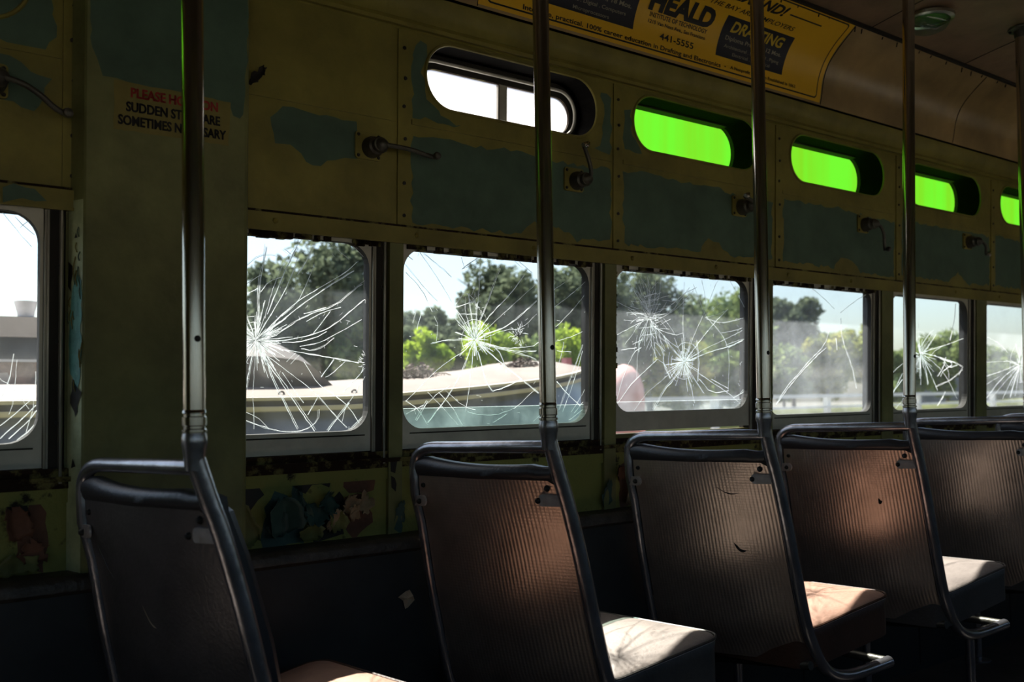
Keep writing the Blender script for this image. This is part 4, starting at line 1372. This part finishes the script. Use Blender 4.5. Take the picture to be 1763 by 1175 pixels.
root = empty('covered_barrel', (5.78, 4.0, -.85))
tag(root, 'rounded faded pink cover glimpsed through the third pane, lower left corner', 'cover')
b = MB()
b.lathe([(.16, .0), (.17, 1.2), (.175, 1.9), (.165, 2.03), (.13, 2.13), (.07, 2.20), (.01, 2.22)], 'pink', (0, 0, 0), 'Z', 24)
b.build('pink_cover', root, True)
root = empty('marker_post', (5.97, 5.0, -.85))
tag(root, 'faded red post standing among the yellow green bushes', 'post')
b = MB(); b.box(-.035, .035, -.035, .035, 0, 2.33, 'redpost'); b.build('post_shaft', root)
b = MB(); b.prism([(-.01, 2.30), (.20, 2.20), (.20, 2.13), (-.01, 2.22)], -.03, .03, 'slate'); b.build('bracket_arm', root)
root = empty('far_shed', (46.5, 22, -.85))
tag(root, 'dark low shed with pale eaves far behind the fifth pane', 'building')
b = MB(); b.box(-4, 4.5, 0, 2, 0, 2.0, 'slate'); b.build('wall', root)
b = MB(); b.box(-4.2, 4.7, -.2, 2.2, 2.0, 2.12, 'slate'); b.build('eaves', root)
b = MB(); b.prism([(-4.2, 2.12), (4.7, 2.12), (4.0, 2.8), (-3.5, 2.8)], -.2, 2.2, 'slate'); b.build('roof', root)

# trees: trunk, limbs and a crown of single leaves
def tree(name, x, y, z, r, n, leaf, m, label, sz=.85, seed=0, trunk=True, cat='tree', grp='trees and bushes outside the windows'):
    rnd = random.Random(seed)
    root = empty(name, (x, y, -.85))
    tag(root, label, cat, grp)
    zc = z + .85
    t = MB()
    t.tube(smoothpath([(0, 0, 0), (.05, .02, zc * .4), (-.03, 0, zc * .75), (0, 0, zc + r * .3)], 2), [r * .09] * 4 + [r * .07] * 9, 'barkk', 8) if 0 else t.tube([(0, 0, 0), (.04, .02, zc * .4), (-.03, 0, zc * .75), (0, 0, zc + r * .3)], [r * .08, r * .07, r * .05, r * .02], 'barkk', 8)
    for k in range(7):
        a = rnd.uniform(0, 6.28)
        h = zc - r * rnd.uniform(.0, .9)
        e = V((cos(a) * r * .75, sin(a) * r * .75, h + r * rnd.uniform(.2, .7)))
        t.tube([(0, 0, h), tuple(V((0, 0, h)).lerp(e, .5) + V((0, 0, .03))), tuple(e)], [r * .03, r * .02, r * .006], 'barkk', 6)
    t.build('trunk', root, True)
    mb = MB()
    K = []
    while len(K) < 26:
        c = V((rnd.uniform(-1, 1), rnd.uniform(-1, 1), rnd.uniform(-1, 1)))
        if c.length < 1:
            K.append((V((c.x * .78, c.y * .78, c.z * sz * .8)) * r, r * rnd.uniform(.22, .42)))
    vs_, fs_ = [], []
    for i in range(n):
        c, cr = rnd.choice(K)
        d = V((rnd.gauss(0, 1), rnd.gauss(0, 1), rnd.gauss(0, 1))).normalized() * cr * rnd.random() ** .4
        p = c + d + V((0, 0, zc))
        s_ = leaf * rnd.uniform(.6, 1.3)
        u = V((rnd.uniform(-1, 1), rnd.uniform(-1, 1), rnd.uniform(-1, .6))).normalized()
        q = u.cross(V((rnd.uniform(-1, 1), rnd.uniform(-1, 1), rnd.uniform(-1, 1)))).normalized()
        b_ = len(vs_)
        vs_ += [tuple(p - u * s_), tuple(p - q * s_ * .45), tuple(p + u * s_), tuple(p + q * s_ * .45)]
        fs_.append((b_, b_ + 1, b_ + 2, b_ + 3))
    me = bpy.data.meshes.new('crown')
    me.from_pydata(vs_, [], fs_)
    me.materials.append(M[m])
    o = bpy.data.objects.new('foliage', me)
    C.objects.link(o)
    o.parent = root
    return root

tree('leafy_tree', 6.8, 12.2, 2.88, 1.2992, 9000, 0.078, 'leaf_d', 'tall dark evergreen filling the first pane right of the pillar', 1.0, 20, cat='tree')
tree('bush', 6.9, 11, 1.86, 0.6048, 5500, 0.070, 'leaf_m', 'rounded green bush low in the right half of the first pane', 1.0, 21, cat='bush')
tree('leafy_tree', 6.11, 12.5, 1.83, 0.7952, 5500, 0.080, 'leaf_d', 'dark crown behind the taupe roof fairing', 1.0, 22, cat='tree')
tree('leafy_tree', 9.58, 11, 2.7, 0.9856, 9000, 0.070, 'leaf_d', 'dark tree crossed by the second grab pole, behind the second pane', 1.0, 23, cat='tree')
tree('leafy_tree', 12.07, 11.8, 3, 0.952, 9000, 0.075, 'leaf_d', 'dark crown at the right end of the second pane', 1.0, 24, cat='tree')
tree('bush', 5.62, 7, 1.59, 0.3248, 3200, 0.033, 'leaf_y', 'bright yellow green bush at the left end of the second pane', 1.0, 25, cat='bush')
tree('bush', 6.46, 7, 1.63, 0.4032, 3200, 0.033, 'leaf_y', 'bright yellow green bush under the crack centre of the second pane', 1.0, 26, cat='bush')
tree('bush', 7.22, 7.2, 1.58, 0.3248, 3200, 0.034, 'leaf_m', 'small green bush left of the second pole', 1.0, 27, cat='bush')
tree('bush', 7.76, 7, 1.65, 0.4144, 3200, 0.033, 'leaf_y', 'yellow green bush right of the second pole', 1.0, 28, cat='bush')
tree('leafy_tree', 14.16, 12, 2.63, 1.1536, 9000, 0.076, 'leaf_d', 'dark tree behind the left half of the third pane', 1.0, 29, cat='tree')
tree('leafy_tree', 17.49, 13, 2.4, 1.4, 9000, 0.083, 'leaf_m', 'broad green tree behind the right half of the third pane', 1.0, 30, cat='tree')
tree('leafy_tree', 20.36, 13, 2.91, 0.84, 5500, 0.083, 'leaf_d', 'tall narrow grey green tree at the left end of the fourth pane', 1.0, 31, cat='tree')
tree('bush', 20.43, 12, 1.89, 0.896, 9000, 0.076, 'leaf_o', 'yellowing shrub in the middle of the fourth pane', 1.0, 32, cat='bush')
tree('bush', 22.71, 12.4, 2.17, 0.9072, 9000, 0.079, 'leaf_o', 'yellowing shrub at the right end of the fourth pane', 1.0, 33, cat='bush')
tree('bush', 17.34, 11, 1.5, 0.6496, 5500, 0.070, 'leaf_m', 'low green shrub at the foot of the narrow tree', 1.0, 34, cat='bush')
tree('leafy_tree', 27.06, 14, 1.69, 0.9632, 9000, 0.089, 'leaf_m', 'low tree left of the fourth grab pole', 1.0, 35, cat='tree')
tree('leafy_tree', 30.76, 14.5, 2.11, 1.0976, 9000, 0.092, 'leaf_m', 'low round tree behind the cracked fifth pane', 1.0, 36, cat='tree')
tree('leafy_tree', 33.27, 14, 1.5, 1.1312, 9000, 0.089, 'leaf_m', 'low tree behind the farthest pane', 1.0, 37, cat='tree')
tree('bush', 9.81, 13, 2.23, 0.4928, 3200, 0.083, 'leaf_d', 'distant dark tree behind the yellow bushes, second pane left', 1.0, 38, cat='bush')
tree('bush', 14.01, 11, 1.5, 0.784, 5500, 0.070, 'leaf_o', 'low yellowing shrub at the foot of the third pane', 1.0, 39, cat='bush')
tree('bush', 15.77, 11, 1.44, 0.616, 5500, 0.070, 'leaf_m', 'low green shrub at the lower right of the third pane', 1.0, 40, cat='bush')
tree('leafy_tree', 8.49, 19, 2.29, 1.176, 9000, 0.121, 'leaf_d', 'far dark tree behind the fairing at the pillar edge', 1.0, 41, cat='tree')
tree('leafy_tree', 10.03, 19, 2.31, 1.232, 9000, 0.121, 'leaf_d', 'far dark tree low in the middle of the first pane', 1.0, 42, cat='tree')
tree('leafy_tree', 11.7, 19, 2.33, 1.2768, 9000, 0.121, 'leaf_d', 'far dark tree showing past the post between first and second pane', 1.0, 43, cat='tree')
tree('leafy_tree', 13.53, 19, 2.36, 1.344, 9000, 0.121, 'leaf_d', 'far dark tree low under the patch of sky in the second pane', 1.0, 44, cat='tree')
tree('leafy_tree', 15.54, 19, 2.39, 1.4112, 9000, 0.121, 'leaf_d', 'far dark tree just left of the second pole', 1.0, 45, cat='tree')
tree('leafy_tree', 17.74, 19, 2.42, 1.4784, 9000, 0.121, 'leaf_d', 'far dark tree just right of the second pole', 1.0, 46, cat='tree')
tree('leafy_tree', 20.19, 19, 2.45, 1.5568, 9000, 0.121, 'leaf_d', 'far dark tree low at the left edge of the third pane', 1.0, 47, cat='tree')
tree('leafy_tree', 22.91, 19, 2.49, 1.6464, 9000, 0.121, 'leaf_d', 'far dark tree low in the middle of the third pane', 1.0, 48, cat='tree')
tree('leafy_tree', 25.95, 19, 2.53, 1.7472, 9000, 0.121, 'leaf_d', 'far dark tree behind the third grab pole', 1.0, 49, cat='tree')
